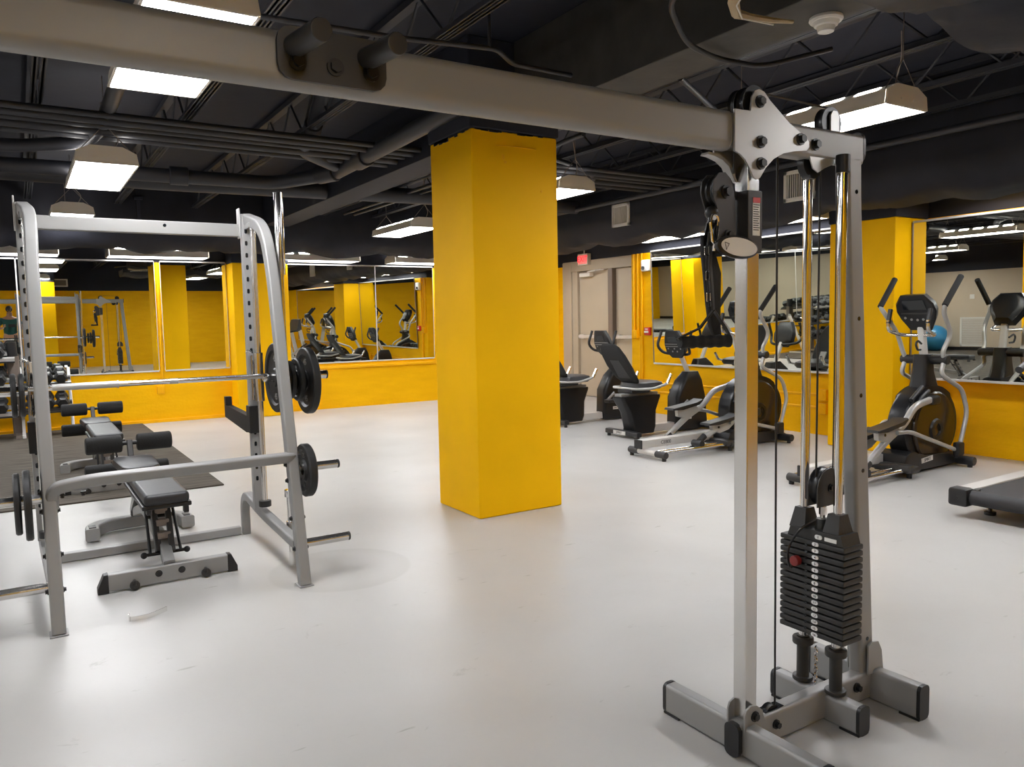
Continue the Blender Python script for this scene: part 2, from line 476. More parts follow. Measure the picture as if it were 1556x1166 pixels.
# horizontal rails of the walls (sill ledges)
m = MB(); m.box((3.37, YL - .035, .615), (7.9, YL + .01, .66), .01); struct(m.build('trim_3', M['ytrim']))
m = MB(); m.box((-5.0, YL - .03, 0), (2.58, YL + .01, .045), .005); struct(m.build('trim_4', M['ytrim']))

# ------------------------------------------------------------------ mirrors
def mirror(x0, x1, label, z0=.715, z1=2.203, y=YL, group=None):
    r = thing('wall_mirror', label, 'mirror', ((x0 + x1) / 2, y - .02, z0), group)
    t = math.tan(radians(.4)) * (z1 - z0)
    m = MB()
    P = [(x0, y - .012, z0), (x1, y - .012, z0), (x1, y - .012 - t, z1), (x0, y - .012 - t, z1)]
    B = [(a, b + .008, c) for a, b, c in P]
    m.loft([P, B]); m.build('glass', M['mirror'], r, smooth=0)
    m = MB(); m.box((x0, y - .018, z0 - .014), (x1, y, z0 + .006), .002); m.build('bottom_channel', M['alu'], r)
    m = MB(); m.box((x0, y - t - .02, z1 - .008), (x1, y, z1 + .012), .002); m.build('top_channel', M['silver2'], r)
    m = MB(); m.box((x0 - .006, y - t - .008, z0), (x0, y, z1)); m.box((x1, y - t - .008, z0), (x1 + .006, y, z1)); m.build('edge_strip', M['alu'], r, smooth=0, split=True)
    return r
mirror(-3.55, -1.80, 'wall mirror on the far left wall behind the dark dumbbell rack')
mirror(-1.78, .035, 'wall mirror on the far left wall at the left frame edge, above the dumbbells')
mirror(.05, 1.63, 'wide wall mirror on the far left wall right above the flat benches')
mirror(1.71, 2.565, 'narrow wall mirror on the far left wall between electrical conduit and yellow pilaster')
mirror(3.38, 4.83, 'wall mirror on the far left wall just right of the weight rack')
mirror(4.845, 5.845, 'wall mirror on the far left wall partly hidden by the central pillar')
def mirror_r(y0, y1, label, tilt, ya, xb, z0, z1, seams):
    r = thing('wall_mirror', label, 'mirror', (xb, (y0 + y1) / 2, z0))
    t = math.tan(radians(tilt)) * (z1 - z0); dx = math.tan(radians(ya)) * (y1 - y0)
    P = [(xb - dx, y0, z0), (xb, y1, z0), (xb - t, y1, z1), (xb - dx - t, y0, z1)]
    B = [(a + .008, b, c) for a, b, c in P]
    m = MB(); m.loft([P, B]); m.build('glass', M['mirror'], r, smooth=0)
    m = MB(); m.rtube([(xb - dx - .001, y0, z0 - .004), (xb - .001, y1, z0 - .004)], .02, .02, .002, hint=(1, 0, 0)); m.build('bottom_channel', M['alu'], r)
    m = MB(); m.rtube([(xb - dx - t - .001, y0, z1 + .004), (xb - t - .001, y1, z1 + .004)], .02, .018, .002, hint=(1, 0, 0)); m.build('top_channel', M['silver2'], r)
    m = MB(); m.rtube([(xb, y1 + .004, z0), (xb - t, y1 + .004, z1)], .014, .012, .002, hint=(1, 0, 0)); m.rtube([(xb - dx, y0 - .004, z0), (xb - dx - t, y0 - .004, z1)], .014, .012, .002, hint=(1, 0, 0))
    m.build('edge_strip', M['greyd'], r, split=True)
    return r
mirror_r(4.90, 7.93, 'long leaning wall mirror on the right wall behind the recumbent bikes', 1.9, 1.2, 7.315, .69, 2.19, ())
mirror_r(.3, 4.172, 'long wall mirror on the right wall behind the nearest elliptical and treadmill', .4, 0, 7.075, .702, 2.138, ())
m = MB(); m.box((7.09, YB, .69), (XR, 4.18, 2.15)); struct(m.build('trim_7', M['yellow'], smooth=0))

# ------------------------------------------------------------------ wall fittings
def conduit(name, pts, r, label, matl='ytrim', clips=(), fil=.05):
    m = MB(); m.tube(pts, r, fil)
    return tag(m.build(name, M[matl]), label, 'pipe')
conduit('electrical_conduit', [(1.668, YL - .012, 2.19), (1.668, YL - .012, .50)], .012, 'thin yellow conduit running down between two mirrors to the outlet')
m = MB(); m.box((1.585, YL - .045, .395), (1.675, YL, .505), .006)
t = thing('power_outlet', 'yellow surface outlet on the far left wall below the mirrors', 'outlet', (1.63, YL - .02, .39))
m.build('box', M['ytrim'], t)
m = MB(); m.box((1.605, YL - .05, .412), (1.655, YL - .044, .488), .003); m.build('socket_face', M['ytrim'], t)
conduit('electrical_conduit', [(7.312, 8.33, 2.19), (7.312, 8.33, 1.12)], .016, 'leftmost of the yellow vertical conduits beside the exit door')
conduit('electrical_conduit', [(7.312, 8.25, 2.19), (7.312, 8.25, 1.12)], .014, 'middle one of the yellow vertical conduits beside the exit door')
conduit('electrical_conduit', [(7.312, 8.165, 2.19), (7.312, 8.165, .42), (7.312, 7.9, .42), (7.312, 5.32, .44)], .014, 'yellow conduit dropping beside the door and running along the right wall, upper run')
conduit('electrical_conduit', [(7.312, 8.20, 1.05), (7.312, 8.20, .30), (7.312, 7.9, .30), (7.312, 5.32, .30)], .014, 'yellow conduit dropping beside the door and running along the right wall, lower run')
for nm, y, z, lb in (('junction_box', 8.29, 1.08, 'yellow junction box on the wall edge next to the exit door'), ('junction_box', 5.27, .44, 'upper yellow junction box low on the right wall beside the pillar'), ('junction_box', 5.27, .29, 'lower yellow junction box low on the right wall beside the pillar'), ('junction_box', 8.16, .36, 'yellow junction box low on the wall corner behind the far bikes')):
    m = MB(); m.box((XR - .06, y - .05, z - .06), (XR, y + .05, z + .06), .008); m.cyl((XR - .066, y, z), (XR - .05, y, z), .022)
    tag(m.build(nm, M['ytrim']), lb, 'junction box')
# strobe, fire alarm
t = thing('alarm_strobe', 'white alarm strobe on the yellow wall at the top corner of the right mirror', 'alarm strobe', (XR - .03, 8.06, 1.93))
m = MB(); m.box((XR - .07, 7.985, 1.935), (XR, 8.135, 2.095), .02); m.build('body', M['white'], t)
m = MB(); m.cyl((XR - .085, 8.08, 1.98), (XR - .068, 8.08, 1.98), .025); m.build('strobe_lens', M['screen'], t)
t = thing('fire_alarm_pull', 'small red fire alarm pull station by the right mirror corner', 'fire alarm', (XR - .02, 8.045, 1.06))
m = MB(); m.box((XR - .05, 7.995, 1.065), (XR, 8.095, 1.175), .008); m.build('body', M['red'], t)
m = MB(); m.box((XR - .06, 8.005, 1.10), (XR - .048, 8.085, 1.125), .003); m.build('pull_bar', M['white'], t)
FX = Matrix(((0, 0, -1, 0), (-1, 0, 0, 0), (0, 1, 0, 0), (0, 0, 0, 1)))      # lettering facing -X
FY = Matrix(((1, 0, 0, 0), (0, 0, -1, 0), (0, 1, 0, 0), (0, 0, 0, 1)))        # lettering facing -Y
m = MB(); m.text('FIRE', .034, Matrix.Translation((XR - .051, 8.045, 1.148)) @ FX, .0008); m.build('lettering', M['white'], t, smooth=0)
# exit sign
t = thing('exit_sign', 'lit red EXIT sign hanging above the beige exit door', 'exit sign', (8.0, 10.34, 2.19))
m = MB(); m.box((7.965, 10.21, 2.19), (8.04, 10.475, 2.375), .006); m.cyl((8.0, 10.34, 2.37), (8.0, 10.34, 2.6), .01); m.build('housing', M['cream'], t)
m = MB(); m.box((7.962, 10.228, 2.207), (7.966, 10.457, 2.358)); m.build('face', M['exitbg'], t, smooth=0)
m = MB(); m.text('EXIT', .135, Matrix.Translation((7.9605, 10.34, 2.283)) @ FX, .001); m.build('lettering', M['exit'], t, smooth=0)

# ------------------------------------------------------------------ ceiling works
def duct(prof, axis, a, b, step, lump, label, name='air_duct', matl='duct', seam=1.15):
    """prof: list of (cross, z, freedom)"""
    pr = []
    for i in range(len(prof)):
        p, q = prof[i], prof[(i + 1) % len(prof)]
        k = max(1, int(math.hypot(q[0] - p[0], q[1] - p[1]) / .09))
        for j in range(k):
            t = j / k; pr.append(tuple(p[c] * (1 - t) + q[c] * t for c in range(3)))
    n = int((b - a) / step); rings = []
    for i in range(n + 1):
        u = a + (b - a) * i / n; ring = []
        for c, z, fr in pr:
            s = abs(sin(pi * u / seam))
            d = (noise.noise(Vv((u * 1.7, c * 3, z * 3))) * .9 + noise.noise(Vv((u * 6, c * 7, z * 7))) * .25) * lump * fr
            dz = d - fr * lump * .7 * (s ** .5 - .6)
            ring.append((u, c, z + dz) if axis == 'x' else (c, u, z + dz))
        rings.append(ring)
    m = MB(); m.loft(rings)
    return tag(m.build(name, M[matl], smooth=60), label, 'duct')
duct([(10.55, 3.11, 0), (10.55, 2.62, .1), (10.62, 2.42, .7), (10.80, 2.30, 1), (11.0, 2.32, 1), (11.12, 2.5, .4), (11.14, 3.11, 0)], 'x', -4.8, 7.2, .08, .09, 'long lumpy black wrapped duct above the mirrors of the far left wall')
duct([(6.12, 3.11, 0), (6.12, 2.42, .05), (6.22, 2.29, .7), (6.45, 2.23, 1), (6.64, 2.27, 1), (6.74, 2.45, .3), (6.76, 3.11, 0)], 'y', -1.9, 10.3, .08, .08, 'long lumpy black wrapped duct above the right wall carrying two grilles')
duct([(.95, 2.60, 0), (.95, 2.53, .6), (1.05, 2.48, 1), (1.68, 2.46, 1), (1.86, 2.50, .9), (1.90, 2.60, .2)], 'x', 2.3, 5.9, .06, .09, 'bulging dark wrapped duct close overhead at the top right', seam=.8)
duct([(4.5, 3.1, 0), (4.5, 2.88, .3), (5.0, 2.88, .3), (5.0, 3.1, 0)], 'x', -4.5, .2, .1, .03, 'dark flat duct high in the ceiling on the left')
# grilles on the right duct
def grille(y0, y1, z0, z1, label, x=6.12, n=11):
    t = thing('air_grille', label, 'air vent', (x - .01, (y0 + y1) / 2, z0))
    m = MB(); w = .035
    m.box((x - .02, y0, z0), (x + .01, y0 + w, z1), .003); m.box((x - .02, y1 - w, z0), (x + .01, y1, z1), .003)
    m.box((x - .02, y0, z0), (x + .01, y1, z0 + w), .003); m.box((x - .02, y0, z1 - w), (x + .01, y1, z1), .003); m.build('frame', M['cream'], t)
    m = MB(); 
    for k in range(n):
        y = y0 + w + (y1 - y0 - 2 * w) * (k + .5) / n
        m.box((x - .014, y - .004, z0 + w), (x + .006, y + .004, z1 - w))
    m.build('louvres', M['cream'], t, smooth=0)
    m = MB(); m.box((x - .004, y0 + .02, z0 + .02), (x + .004, y1 - .02, z1 - .02)); m.build('backing', M['screen'], t, smooth=0)
grille(7.03, 7.34, 2.39, 2.655, 'small cream air grille on the black duct above the exit door')
grille(4.53, 4.86, 2.35, 2.63, 'cream air grille on the black duct behind the cable tower head')
t = thing('air_grille', 'cream air grille on the black band of the back wall, seen in the left mirror', 'air vent', (1.1, YB + .02, 2.3))
m = MB(); m.box((.9, YB, 2.3), (1.32, YB + .02, 2.52), .004); m.build('frame', M['cream'], t)
m = MB(); m.box((.94, YB + .018, 2.335), (1.28, YB + .024, 2.485)); m.build('louvres', M['greyd'], t, smooth=0)
# beams and joists
m = MB(); m.box((2.85, YB, 2.62), (3.18, 4.405, ZC), .01); struct(m.build('trim_5', M['beam']))
m = MB(); m.box((2.85, 5.015, 2.62), (3.18, YL, ZC), .01); struct(m.build('trim_6', M['ceil']))
jn = 0
def joist(x, y0, y1):
    m = MB()
    for dx in (-.022, .022):
        m.box((x + dx - .006, y0, 2.79), (x + dx + .006, y1, 2.825)); m.box((x + dx - .016, y0, 2.79), (x + dx + .016, y1, 2.796))
    m.box((x - .03, y0, 3.07), (x + .03, y1, 3.11))
    n = int((y1 - y0) / .3); z = [2.80, 3.09]
    for k in range(n):
        a = y0 + k * .3
        m.cyl((x, a, z[k % 2]), (x, a + .3, z[(k + 1) % 2]), .009, seg=5)
    return m.build('roof_joist', M['pipe'], smooth=0)
for k, x in enumerate((-7.0, -6.1, -5.2, -4.3, -3.4, -2.5, -1.6, -.7, .2, 1.12, 1.98, 3.62, 4.38, 5.2, 5.85)):
    o = joist(x, YB, 10.5 if x > -4.9 else YA)
    tag(o, 'black open web steel joist under the ceiling deck', 'roof joist', 'parallel black ceiling joists')
def pipe(pts, r, label, fil=.12, name='ceiling_pipe', seg=14, matl='pipe', fit=()):
    t = thing(name, label, 'pipe', pts[0])
    m = MB(); m.tube(pts, r, fil, seg=seg); m.build('run', M[matl], t)
    if fit:
        m = MB()
        for p0, p1 in fit: m.cyl(p0, p1, r * 1.28, seg=seg, bev=.008)
        m.build('coupling', M[matl], t, split=True)
    return t
pipe([(2.50, 4.2, 2.70), (2.50, 6.9, 2.66), (2.1, 7.35, 2.62), (-4.4, 7.5, 2.60)], .062, 'black drain pipe elbowing left beside the central pillar top', fit=(((2.5, 6.1, 2.67), (2.5, 6.3, 2.667)), ((2.49, 6.8, 2.66), (2.4, 7.0, 2.655)), ((1.2, 7.37, 2.62), (1.35, 7.36, 2.62))))
pipe([(1.9, 5.2, 3.05), (2.02, 6.0, 2.80), (2.04, 6.35, 2.72), (2.42, 6.62, 2.68)], .055, 'black branch pipe dropping into the drain pipe left of the central pillar', fit=(((2.0, 5.9, 2.83), (2.03, 6.05, 2.79)),))
pipe([(.60, 2.2, 2.83), (.60, 6.35, 2.74), (.52, 6.6, 2.68), (.1, 6.85, 2.66), (-2.6, 6.9, 2.66)], .048, 'black pipe running above the row of lights on the left and bending left', fit=(((.6, 5.0, 2.77), (.6, 5.12, 2.765)),))
pipe([(-4.5, 8.3, 2.72), (1.4, 8.3, 2.72), (4.6, 7.9, 2.70), (6.0, 7.9, 2.70)], .085, 'thick black main pipe crossing the ceiling in front of the far duct')
for k, (y, r) in enumerate(((5.75, .022), (5.90, .030), (6.06, .022), (6.22, .034), (6.42, .026))):
    pipe([(-4.6, y, 2.70), (6.0, y + .10, 2.70)], r, ('nearest', 'second nearest', 'middle', 'second farthest', 'farthest')[k] + ' of the five parallel black pipes crossing the ceiling')
pipe([(.1, 3.62, 2.66), (1.62, 3.55, 2.68), (2.16, 3.50, 2.70), (2.36, 3.66, 2.70), (2.8, 3.72, 2.72)], .013, 'thin black conduit zigzagging just above the silver beam', fil=.05)
pipe([(2.12, 3.50, 2.70), (2.12, 3.50, 3.1)], .009, 'thin black hanger rod dropping from the ceiling above the silver beam', fil=0)
pipe([(2.15, 1.6, 2.66), (2.44, 2.55, 2.66), (2.72, 2.72, 2.585), (3.0, 2.80, 2.585), (3.32, 2.79, 2.59), (3.7, 2.65, 2.7)], .013, 'black flexible conduit curving under the dark concrete beam', fil=.1)
for k, (x, y0, y1) in enumerate(((3.72, 6.1, 9.9), (3.86, 6.1, 9.9))):
    pipe([(x, y1, 2.74), (x, y0, 2.72), (3.5 + k * .3, y0 - 1.2, 2.74)], .02, ('left', 'right')[k] + ' of the two thin black conduits bending behind the central pillar top', fil=.3)
pipe([(3.4, 3.45, 2.72), (5.9, 4.8, 2.66), (6.1, 9.0, 2.70)], .018, 'black conduit arching right of the central pillar toward the far duct', fil=1.2)
pipe([(3.4, 5.4, 2.74), (5.2, 6.2, 2.7), (5.3, 9.0, 2.70)], .022, 'black conduit sweeping along the ceiling above the second light row', fil=.8)
pipe([(5.95, YB + .1, 2.66), (5.95, 9.9, 2.66)], .03, 'black pipe strapped along the face of the right duct', fil=0)
# duct hanger bands
for k, x in enumerate((-2.2, -.6, 1.35, 2.9, 4.5)):
    m = MB(); m.box((x - .02, 10.53, 2.5), (x + .02, 10.545, 3.1)); m.box((x - .05, 10.51, 2.86), (x + .05, 10.56, 2.9), .004)
    tag(m.build('duct_hanger', M['ceil'], smooth=0), 'black strap hanger on the face of the far left duct', 'hanger', 'strap hangers on the far duct')
# broken plaster edge and smoke detector
t = thing('broken_pipe_wrap', 'torn cream coloured wrap of a bent pipe under the beam at the top edge', 'pipe wrap', (2.6, 2.3, 2.55))
m = MB(); pts = [(2.40, 2.12, 2.60), (2.50, 2.24, 2.57), (2.60, 2.315, 2.565), (2.70, 2.33, 2.575), (2.82, 2.318, 2.58), (2.94, 2.30, 2.588)]
m.sweepr(pts, [.026, .024, .02, .015, .012, .008], 7); m.build('torn_wrap', M['wood'], t, smooth=20)
m = MB(); m.tube([(2.43, 2.13, 2.54), (2.49, 2.215, 2.543), (2.62, 2.30, 2.543), (2.80, 2.29, 2.548)], .0035, seg=6); m.build('loose_wire', M['white'], t)
t = thing('smoke_detector', 'round white smoke detector under the dark concrete beam at the top', 'smoke detector', (3.10, 2.25, 2.62))
def lat(name, prof, c, ax, matl, par, seg=32):
    m = MB(); m.lathe(prof, c, ax, seg); return m.build(name, M[matl], par)
lat('base', [(0, 0), (0, .070), (.012, .072), (.020, .066), (.020, 0)], (3.10, 2.25, 2.62), (0, 0, -1), 'white', t)
lat('sensor_head', [(.018, 0), (.018, .058), (.036, .050), (.040, .040), (.050, .037), (.062, .034), (.066, .024), (.066, 0)], (3.10, 2.25, 2.62), (0, 0, -1), 'white', t)

# ------------------------------------------------------------------ lights
def make_light(loc, label, group=None, lens='lens'):
    """six lamp high bay fixture, 1.2 m long along Y, lens plane at local z=0"""
    t = thing('high_bay_light', label, 'ceiling light', (0, 0, 0), group)
    w, L = .19, .6
    prof = [(-w - .012, 0), (-w, .075), (-w + .09, .118), (w - .09, .118), (w, .075), (w + .012, 0)]
    m = MB()
    for a, b in zip(prof[:-1], prof[1:]):
        m.loft([[(a[0], -L, a[1]), (b[0], -L, b[1]), (b[0], L, b[1]), (a[0], L, a[1])], [(a[0] * .985, -L, a[1] - .004), (b[0] * .985, -L, b[1] - .004), (b[0] * .985, L, b[1] - .004), (a[0] * .985, L, a[1] - .004)]])
    m.build('housing', M['cream'], t, smooth=0)
    m = MB()
    for s in (-1, 1): m.prism([(a, b) for a, b in prof], 'y', s * (L + .012), s * (L + .002))
    m.build('end_cap', M['cream'], t, smooth=0, split=True)
    m = MB()
    for s in (-1, 1):
        for dx in (-.06, .06): m.cyl((dx, s * (L + .016), .04), (dx, s * (L + .010), .04), .006, seg=8)
    m.build('rivet', M['white'], t, split=True)
    m = MB(); m.box((-w - .002, -L, .004), (w + .002, L, .012)); m.build('lens', M[lens], t, smooth=0)
    m = MB()
    for s in (-1, 1):
        m.box((s * (w + .008) - .006, -L, -.003), (s * (w + .008) + .006, L, .004)); m.box((-w, s * (L + .004) - .006, -.003), (w, s * (L + .004) + .006, .004))
    m.build('lens_frame', M['cream'], t, smooth=0)
    m = MB()
    for s in (-1, 1):
        for k in range(5):
            y = -.46 + k * .23; x0, x1 = s * (w - .022), s * (w - .068)
            m.loft([[(x0, y - .07, .087), (x1, y - .07, .109), (x1, y + .07, .109), (x0, y + .07, .087)], [(x0, y - .07, .090), (x1, y - .07, .112), (x1, y + .07, .112), (x0, y + .07, .090)]])
    m.build('glowing_slot', M['slot'], t, smooth=0, split=True)
    m = MB()
    for s in (-1, 1):
        for q in (-1, 1): m.tube([(q * (w - .02), s * (L - .02), .08), (0, s * (L - .02), .27)], .003, seg=5)
        m.tube([(0, s * (L - .02), .27), (0, s * (L - .02), .60)], .003, seg=5)
    m.tube([(.05, -L + .1, .11), (.1, -L + .12, .2), (.02, -L + .04, .28), (-.02, -L + .02, .42)], .004, .04, seg=6)
    m.build('hanging_wire', M['greyd'], t, split=True)
    t.location = loc
    return t
ZL = 2.465
rows = [
    ((.64, 3.64), 'high bay light behind the silver beam, nearest of the left row'),
    ((.61, 6.80), 'high bay light in the left row, second from the camera'),
    ((.57, 9.92), 'high bay light in the left row just above the rack crossbar'),
    ((4.30, 6.25), 'high bay light with its end peeking out right of the central pillar'),
    ((4.30, 3.20), 'high bay light with glowing slots behind the cable tower head'),
    ((4.30, 9.30), 'long high bay light peeking out left of the central pillar'),
    ((4.30, .15), 'high bay light overhead right of the camera, outside the frame'),
    ((.64, -1.3), 'high bay light added behind the camera, outside the frame, for the near floor'),  # added lamp, off the row spacing: brightens the near floor, spares the beam
    ((-3.0, .48), 'high bay light of the third row near the back wall, seen only in mirrors'),
    ((-3.0, 3.64), 'high bay light of the third row beside the rack, seen only in mirrors'),
    ((-3.0, 6.80), 'high bay light of the third row over the mat, seen only in mirrors'),
    ((-3.0, 9.6), 'high bay light of the third row by the dumbbells, seen only in mirrors'),
    ((-6.4, .8), 'high bay light of the fourth row near the back wall, seen only in mirrors'),
    ((-6.4, 4.4), 'high bay light of the fourth row, middle one, seen only in mirrors'),
    ((-6.4, 8.0), 'high bay light of the fourth row farther along, seen only in mirrors'),
    ((-6.4, 11.9), 'high bay light over the beige alcove, seen only in mirrors')]
L0 = make_light((*rows[0][0], ZL), rows[0][1])
for (x, y), lb in rows[1:]:
    dup(L0, (x, y, ZL + (.035 if (x, y) == (.57, 9.92) else 0)), None, lb)
L1 = make_light((7.04, 7.38, 2.31), 'light strip showing under the right duct above the left corner of the right mirror', lens='lens2')
for x, lb in ((-.10, 'light strip showing under the far duct behind the rack upright'), (1.66, 'light strip showing under the far duct above the bench mirrors'), (3.82, 'light strip showing under the far duct just right of the rack'), (-2.2, 'light strip under the far duct left of the frame'), (5.6, 'light strip under the far duct hidden by the pillar')):
    dup(L1, (x, 11.38, 2.235), pi / 2, lb)
for y, lb in ((5.80, 'light strip showing under the right duct behind the chrome guide rods'), (3.10, 'light strip showing under the right duct at the right frame edge'), (1.4, 'light strip under the right duct outside the frame')):
    dup(L1, (7.04 if y > 5 else 6.92, y, 2.31 if y > 5 else 2.30), 0, lb)
dup(L1, (7.05, 10.1, 2.36), 0, 'small far light over the exit door alcove beside the pillar')

# ------------------------------------------------------------------ cable crossover machine
CY = 1.56; CX = .575     # middle line of the machine, middle of the beam
cab = thing('cable_crossover_machine', 'big silver cable crossover machine in the foreground with its beam across the top', 'exercise machine', (CX, CY, 0))
def bolt(m, c, ax, r=.011, l=.012):
    c = Vv(c); ax = Vv(ax).normalized()
    m.cyl(c, c + ax * l * .35, r * 1.45, seg=14); m.cyl(c, c + ax * l, r, seg=6)
# beam
m = MB(); m.rtube([(CX - 1.13, CY, 1.832), (CX + 1.13, CY, 1.832)], .062, .108, .024, hint=(0, 1, 0)); m.build('top_beam', M['silver'], cab)
def tower(xf, near):
    def B(): return MB(xf)
    m = B(); m.rtube([(1.80, CY, .06), (1.80, CY, 1.80)], .049, .049, .004, hint=(0, 1, 0)); m.build('chrome_post', M['brush'], cab)
    m = B()
    for k in range(24): m.cyl((1.7745, CY, .35 + k * .055), (1.7756, CY, .35 + k * .055), .007, seg=10)
    if not near: m.build('adjustment_holes', M['screen'], cab)
    else: m.bm.free()
    # floor frame
    m = B(); m.rtube([(1.742, CY - .012, .056), (2.40, CY - .012, .056)], .052, .098, .012, hint=(0, 1, 0)); m.build('floor_spine', M['silver'], cab)
    m = B(); m.rtube([(1.728, CY - .012, .056), (1.745, CY - .012, .056)], .055, .102, .02, hint=(0, 1, 0)); m.build('spine_end_cap', M['black'], cab)
    for x, y0, y1, h in ((1.775, CY - .30, CY + .29, .052), (2.16, CY - .15, CY + .165, .048), (2.405, CY - .20, CY + .20, .058)):
        m = B(); m.rtube([(x, y0, h), (x, y1, h)], .05, h * 2 - .006, .012, hint=(1, 0, 0)); m.build('cross_foot', M['silver'], cab)
        m = B()
        for s, y in ((-1, y0), (1, y1)):
            m.rtube([(x, y, h), (x, y + s * .012, h)], .054, h * 2 - .002, .018, hint=(1, 0, 0)); m.box((x - .026, y - s * .06 - .03 * 0, 0), (x + .026, y + s * .01, .008), .002)
        m.build('foot_cap', M['black'], cab, split=True)
    # plates at the joints
    m = B(); arc = [(CY - .052 + .0 * k, 0) for k in ()]
    pl = [(1.748, .02), (1.748, .135), (1.756, .152), (1.775, .160), (1.80, .155), (1.825, .135), (1.835, .10), (1.835, .02)]
    m.prism(pl, 'y', CY - .046, CY - .040); m.prism(pl, 'y', CY + .018, CY + .024)
    m.build('base_gusset', M['silver'], cab, split=True)
    m = B(); pl = [(2.355, .10), (2.355, .20), (2.375, .21), (2.41, .205), (2.43, .17), (2.44, .10)]
    m.prism(pl, 'y', CY - .046, CY - .040); m.prism(pl, 'y', CY + .028, CY + .034)
    m.build('rear_gusset', M['silver'], cab, split=True)
    m = B(); bolt(m, (1.79, CY - .046, .125), (0, -1, 0)); bolt(m, (1.812, CY - .046, .06), (0, -1, 0), .008); bolt(m, (1.895, CY - .038, .066), (0, -1, 0), .010, .016); bolt(m, (2.30, CY - .038, .07), (0, -1, 0), .011, .018)
    m.build('frame_bolt', M['black'], cab, split=True)
    m = B(); m.box((1.86, CY - .028, .1045), (1.945, CY + .006, .1065), .0); m.build('cable_slot', M['screen'], cab, smooth=0)
    m = B(); m.lathe([(-.012, 0), (-.012, .035), (-.004, .031), (.004, .031), (.012, .035), (.012, 0)], (1.90, CY - .01, .082), (0, 1, 0), 28); m.build('base_pulley', M['gloss'], cab)
    # rear column, leaning
    m = B(); m.rtube([(2.262, CY - .006, 1.80), (2.268, CY - .006, 1.64), (2.378, CY - .006, .06)], .052, .075, .014, hint=(0, 1, 0)); m.build('rear_column', M['silver'], cab)
    m = B()
    for z in (1.70, 1.30, 1.05, .80, .22):
        x = 2.268 + (1.64 - min(z, 1.64)) * .0695; m.cyl((x, CY - .031, z), (x, CY - .0335, z), .007, seg=10)
    m.build('column_hole', M['screen'], cab, split=True)
    # head
    m = B(); m.rtube([(1.70, CY - .004, 1.832), (2.30, CY - .004, 1.832)], .056, .096, .014, hint=(0, 1, 0)); m.build('head_tube', M['silver'], cab)
    m = B(); m.rtube([(2.300, CY - .004, 1.842), (2.312, CY - .004, 1.842)], .058, .098, .026, hint=(0, 1, 0)); m.build('head_end_cap', M['dgrey'], cab)
    m = B()
    gp = [(1.702, 1.885), (1.702, 1.770), (1.722, 1.766), (1.745, 1.752), (1.763, 1.728), (1.778, 1.706), (1.792, 1.700), (1.806, 1.706), (1.828, 1.736), (1.862, 1.764), (1.905, 1.784), (1.955, 1.794), (2.008, 1.800), (2.022, 1.812), (2.020, 1.828), (1.99, 1.845), (1.93, 1.872), (1.845, 1.925), (1.822, 1.945), (1.800, 1.950), (1.782, 1.944), (1.770, 1.925), (1.766, 1.885)]
    m.prism(gp, 'y', CY - .042, CY - .036, .001); m.prism(gp, 'y', CY + .034, CY + .040, .001)
    m.build('head_gusset', M['silver2'], cab, split=True)
    m = B(); m.prism([(1.66, 1.775), (1.702, 1.772), (1.735, 1.758), (1.758, 1.735), (1.775, 1.70), (1.765, 1.70), (1.74, 1.742), (1.715, 1.757), (1.68, 1.766), (1.655, 1.768)], 'y', CY + .014, CY + .042); m.build('corner_rib', M['silver2'], cab)
    m = B()
    for x, z in ((1.805, 1.805), (1.805, 1.745), (1.978, 1.83), (2.06, 1.825), (1.80, 1.915)): bolt(m, (x, CY - .042 if x < 2.0 else CY - .032, z), (0, -1, 0), .012, .016)
    m.build('head_bolt', M['black'], cab, split=True)
    m = B()
    for dy in (-.016, .016): m.lathe([(-.012, 0), (-.012, .052), (-.005, .047), (.005, .047), (.012, .052), (.012, 0)], (1.80, CY + dy, 1.912), (0, 1, 0), 36)
    m.build('head_pulley', M['gloss'], cab)
    m = B(); m.lathe([(-.014, 0), (-.014, .048), (-.005, .044), (.005, .044), (.014, .048), (.014, 0)], (2.165, CY, 1.905), (0, 1, 0), 36); m.build('head_pulley', M['gloss'], cab)
    m = B(); m.prism([(2.15, 1.87), (2.15, 1.925), (2.16, 1.94), (2.18, 1.94), (2.19, 1.925), (2.19, 1.87)], 'y', CY - .022, CY - .017); m.build('pulley_bracket', M['silver2'], cab)
    m = B(); m.lathe([(-.012, 0), (-.012, .045), (.012, .045), (.012, 0)], (2.08, CY, 1.775), (0, 1, 0), 30); m.build('head_pulley', M['gloss'], cab)
    m = B(); m.prism([(2.04, 1.79), (2.055, 1.755), (2.08, 1.745), (2.11, 1.76), (2.16, 1.778), (2.16, 1.79)], 'y', CY - .03, CY - .026); m.build('pulley_bracket', M['silver2'], cab)
    # guide rods, cables
    for y in (CY + .066, CY - .058):
        m = B(); m.cyl((2.16, y, .10), (2.16, y, 1.79), .0145, seg=20); m.build('guide_rod', M['chrome'], cab)
        m = B(); m.cyl((2.16, y, 1.745), (2.16, y, 1.80), .021, seg=20, bev=.003); m.build('rod_collar', M['black'], cab)
        m = B(); m.cyl((2.16, y, .10), (2.16, y, .25), .020, seg=20); m.cyl((2.16, y, .098), (2.16, y, .112), .033, seg=24, bev=.003); m.cyl((2.16, y, .222), (2.16, y, .246), .034, seg=24, bev=.004); m.build('rubber_spacer', M['plate'], cab)
    m = B()
    m.tube([(1.925, CY - .01, .10), (1.925, CY - .004, 1.80)], .0032, seg=8)
    m.build('steel_cable', M['black'], cab)
    for x in (2.128, 2.215):
        m = B(); m.tube([(x, CY, .77), (x + .002, CY, 1.80)], .0032, seg=8); m.build('steel_cable', M['black'], cab)
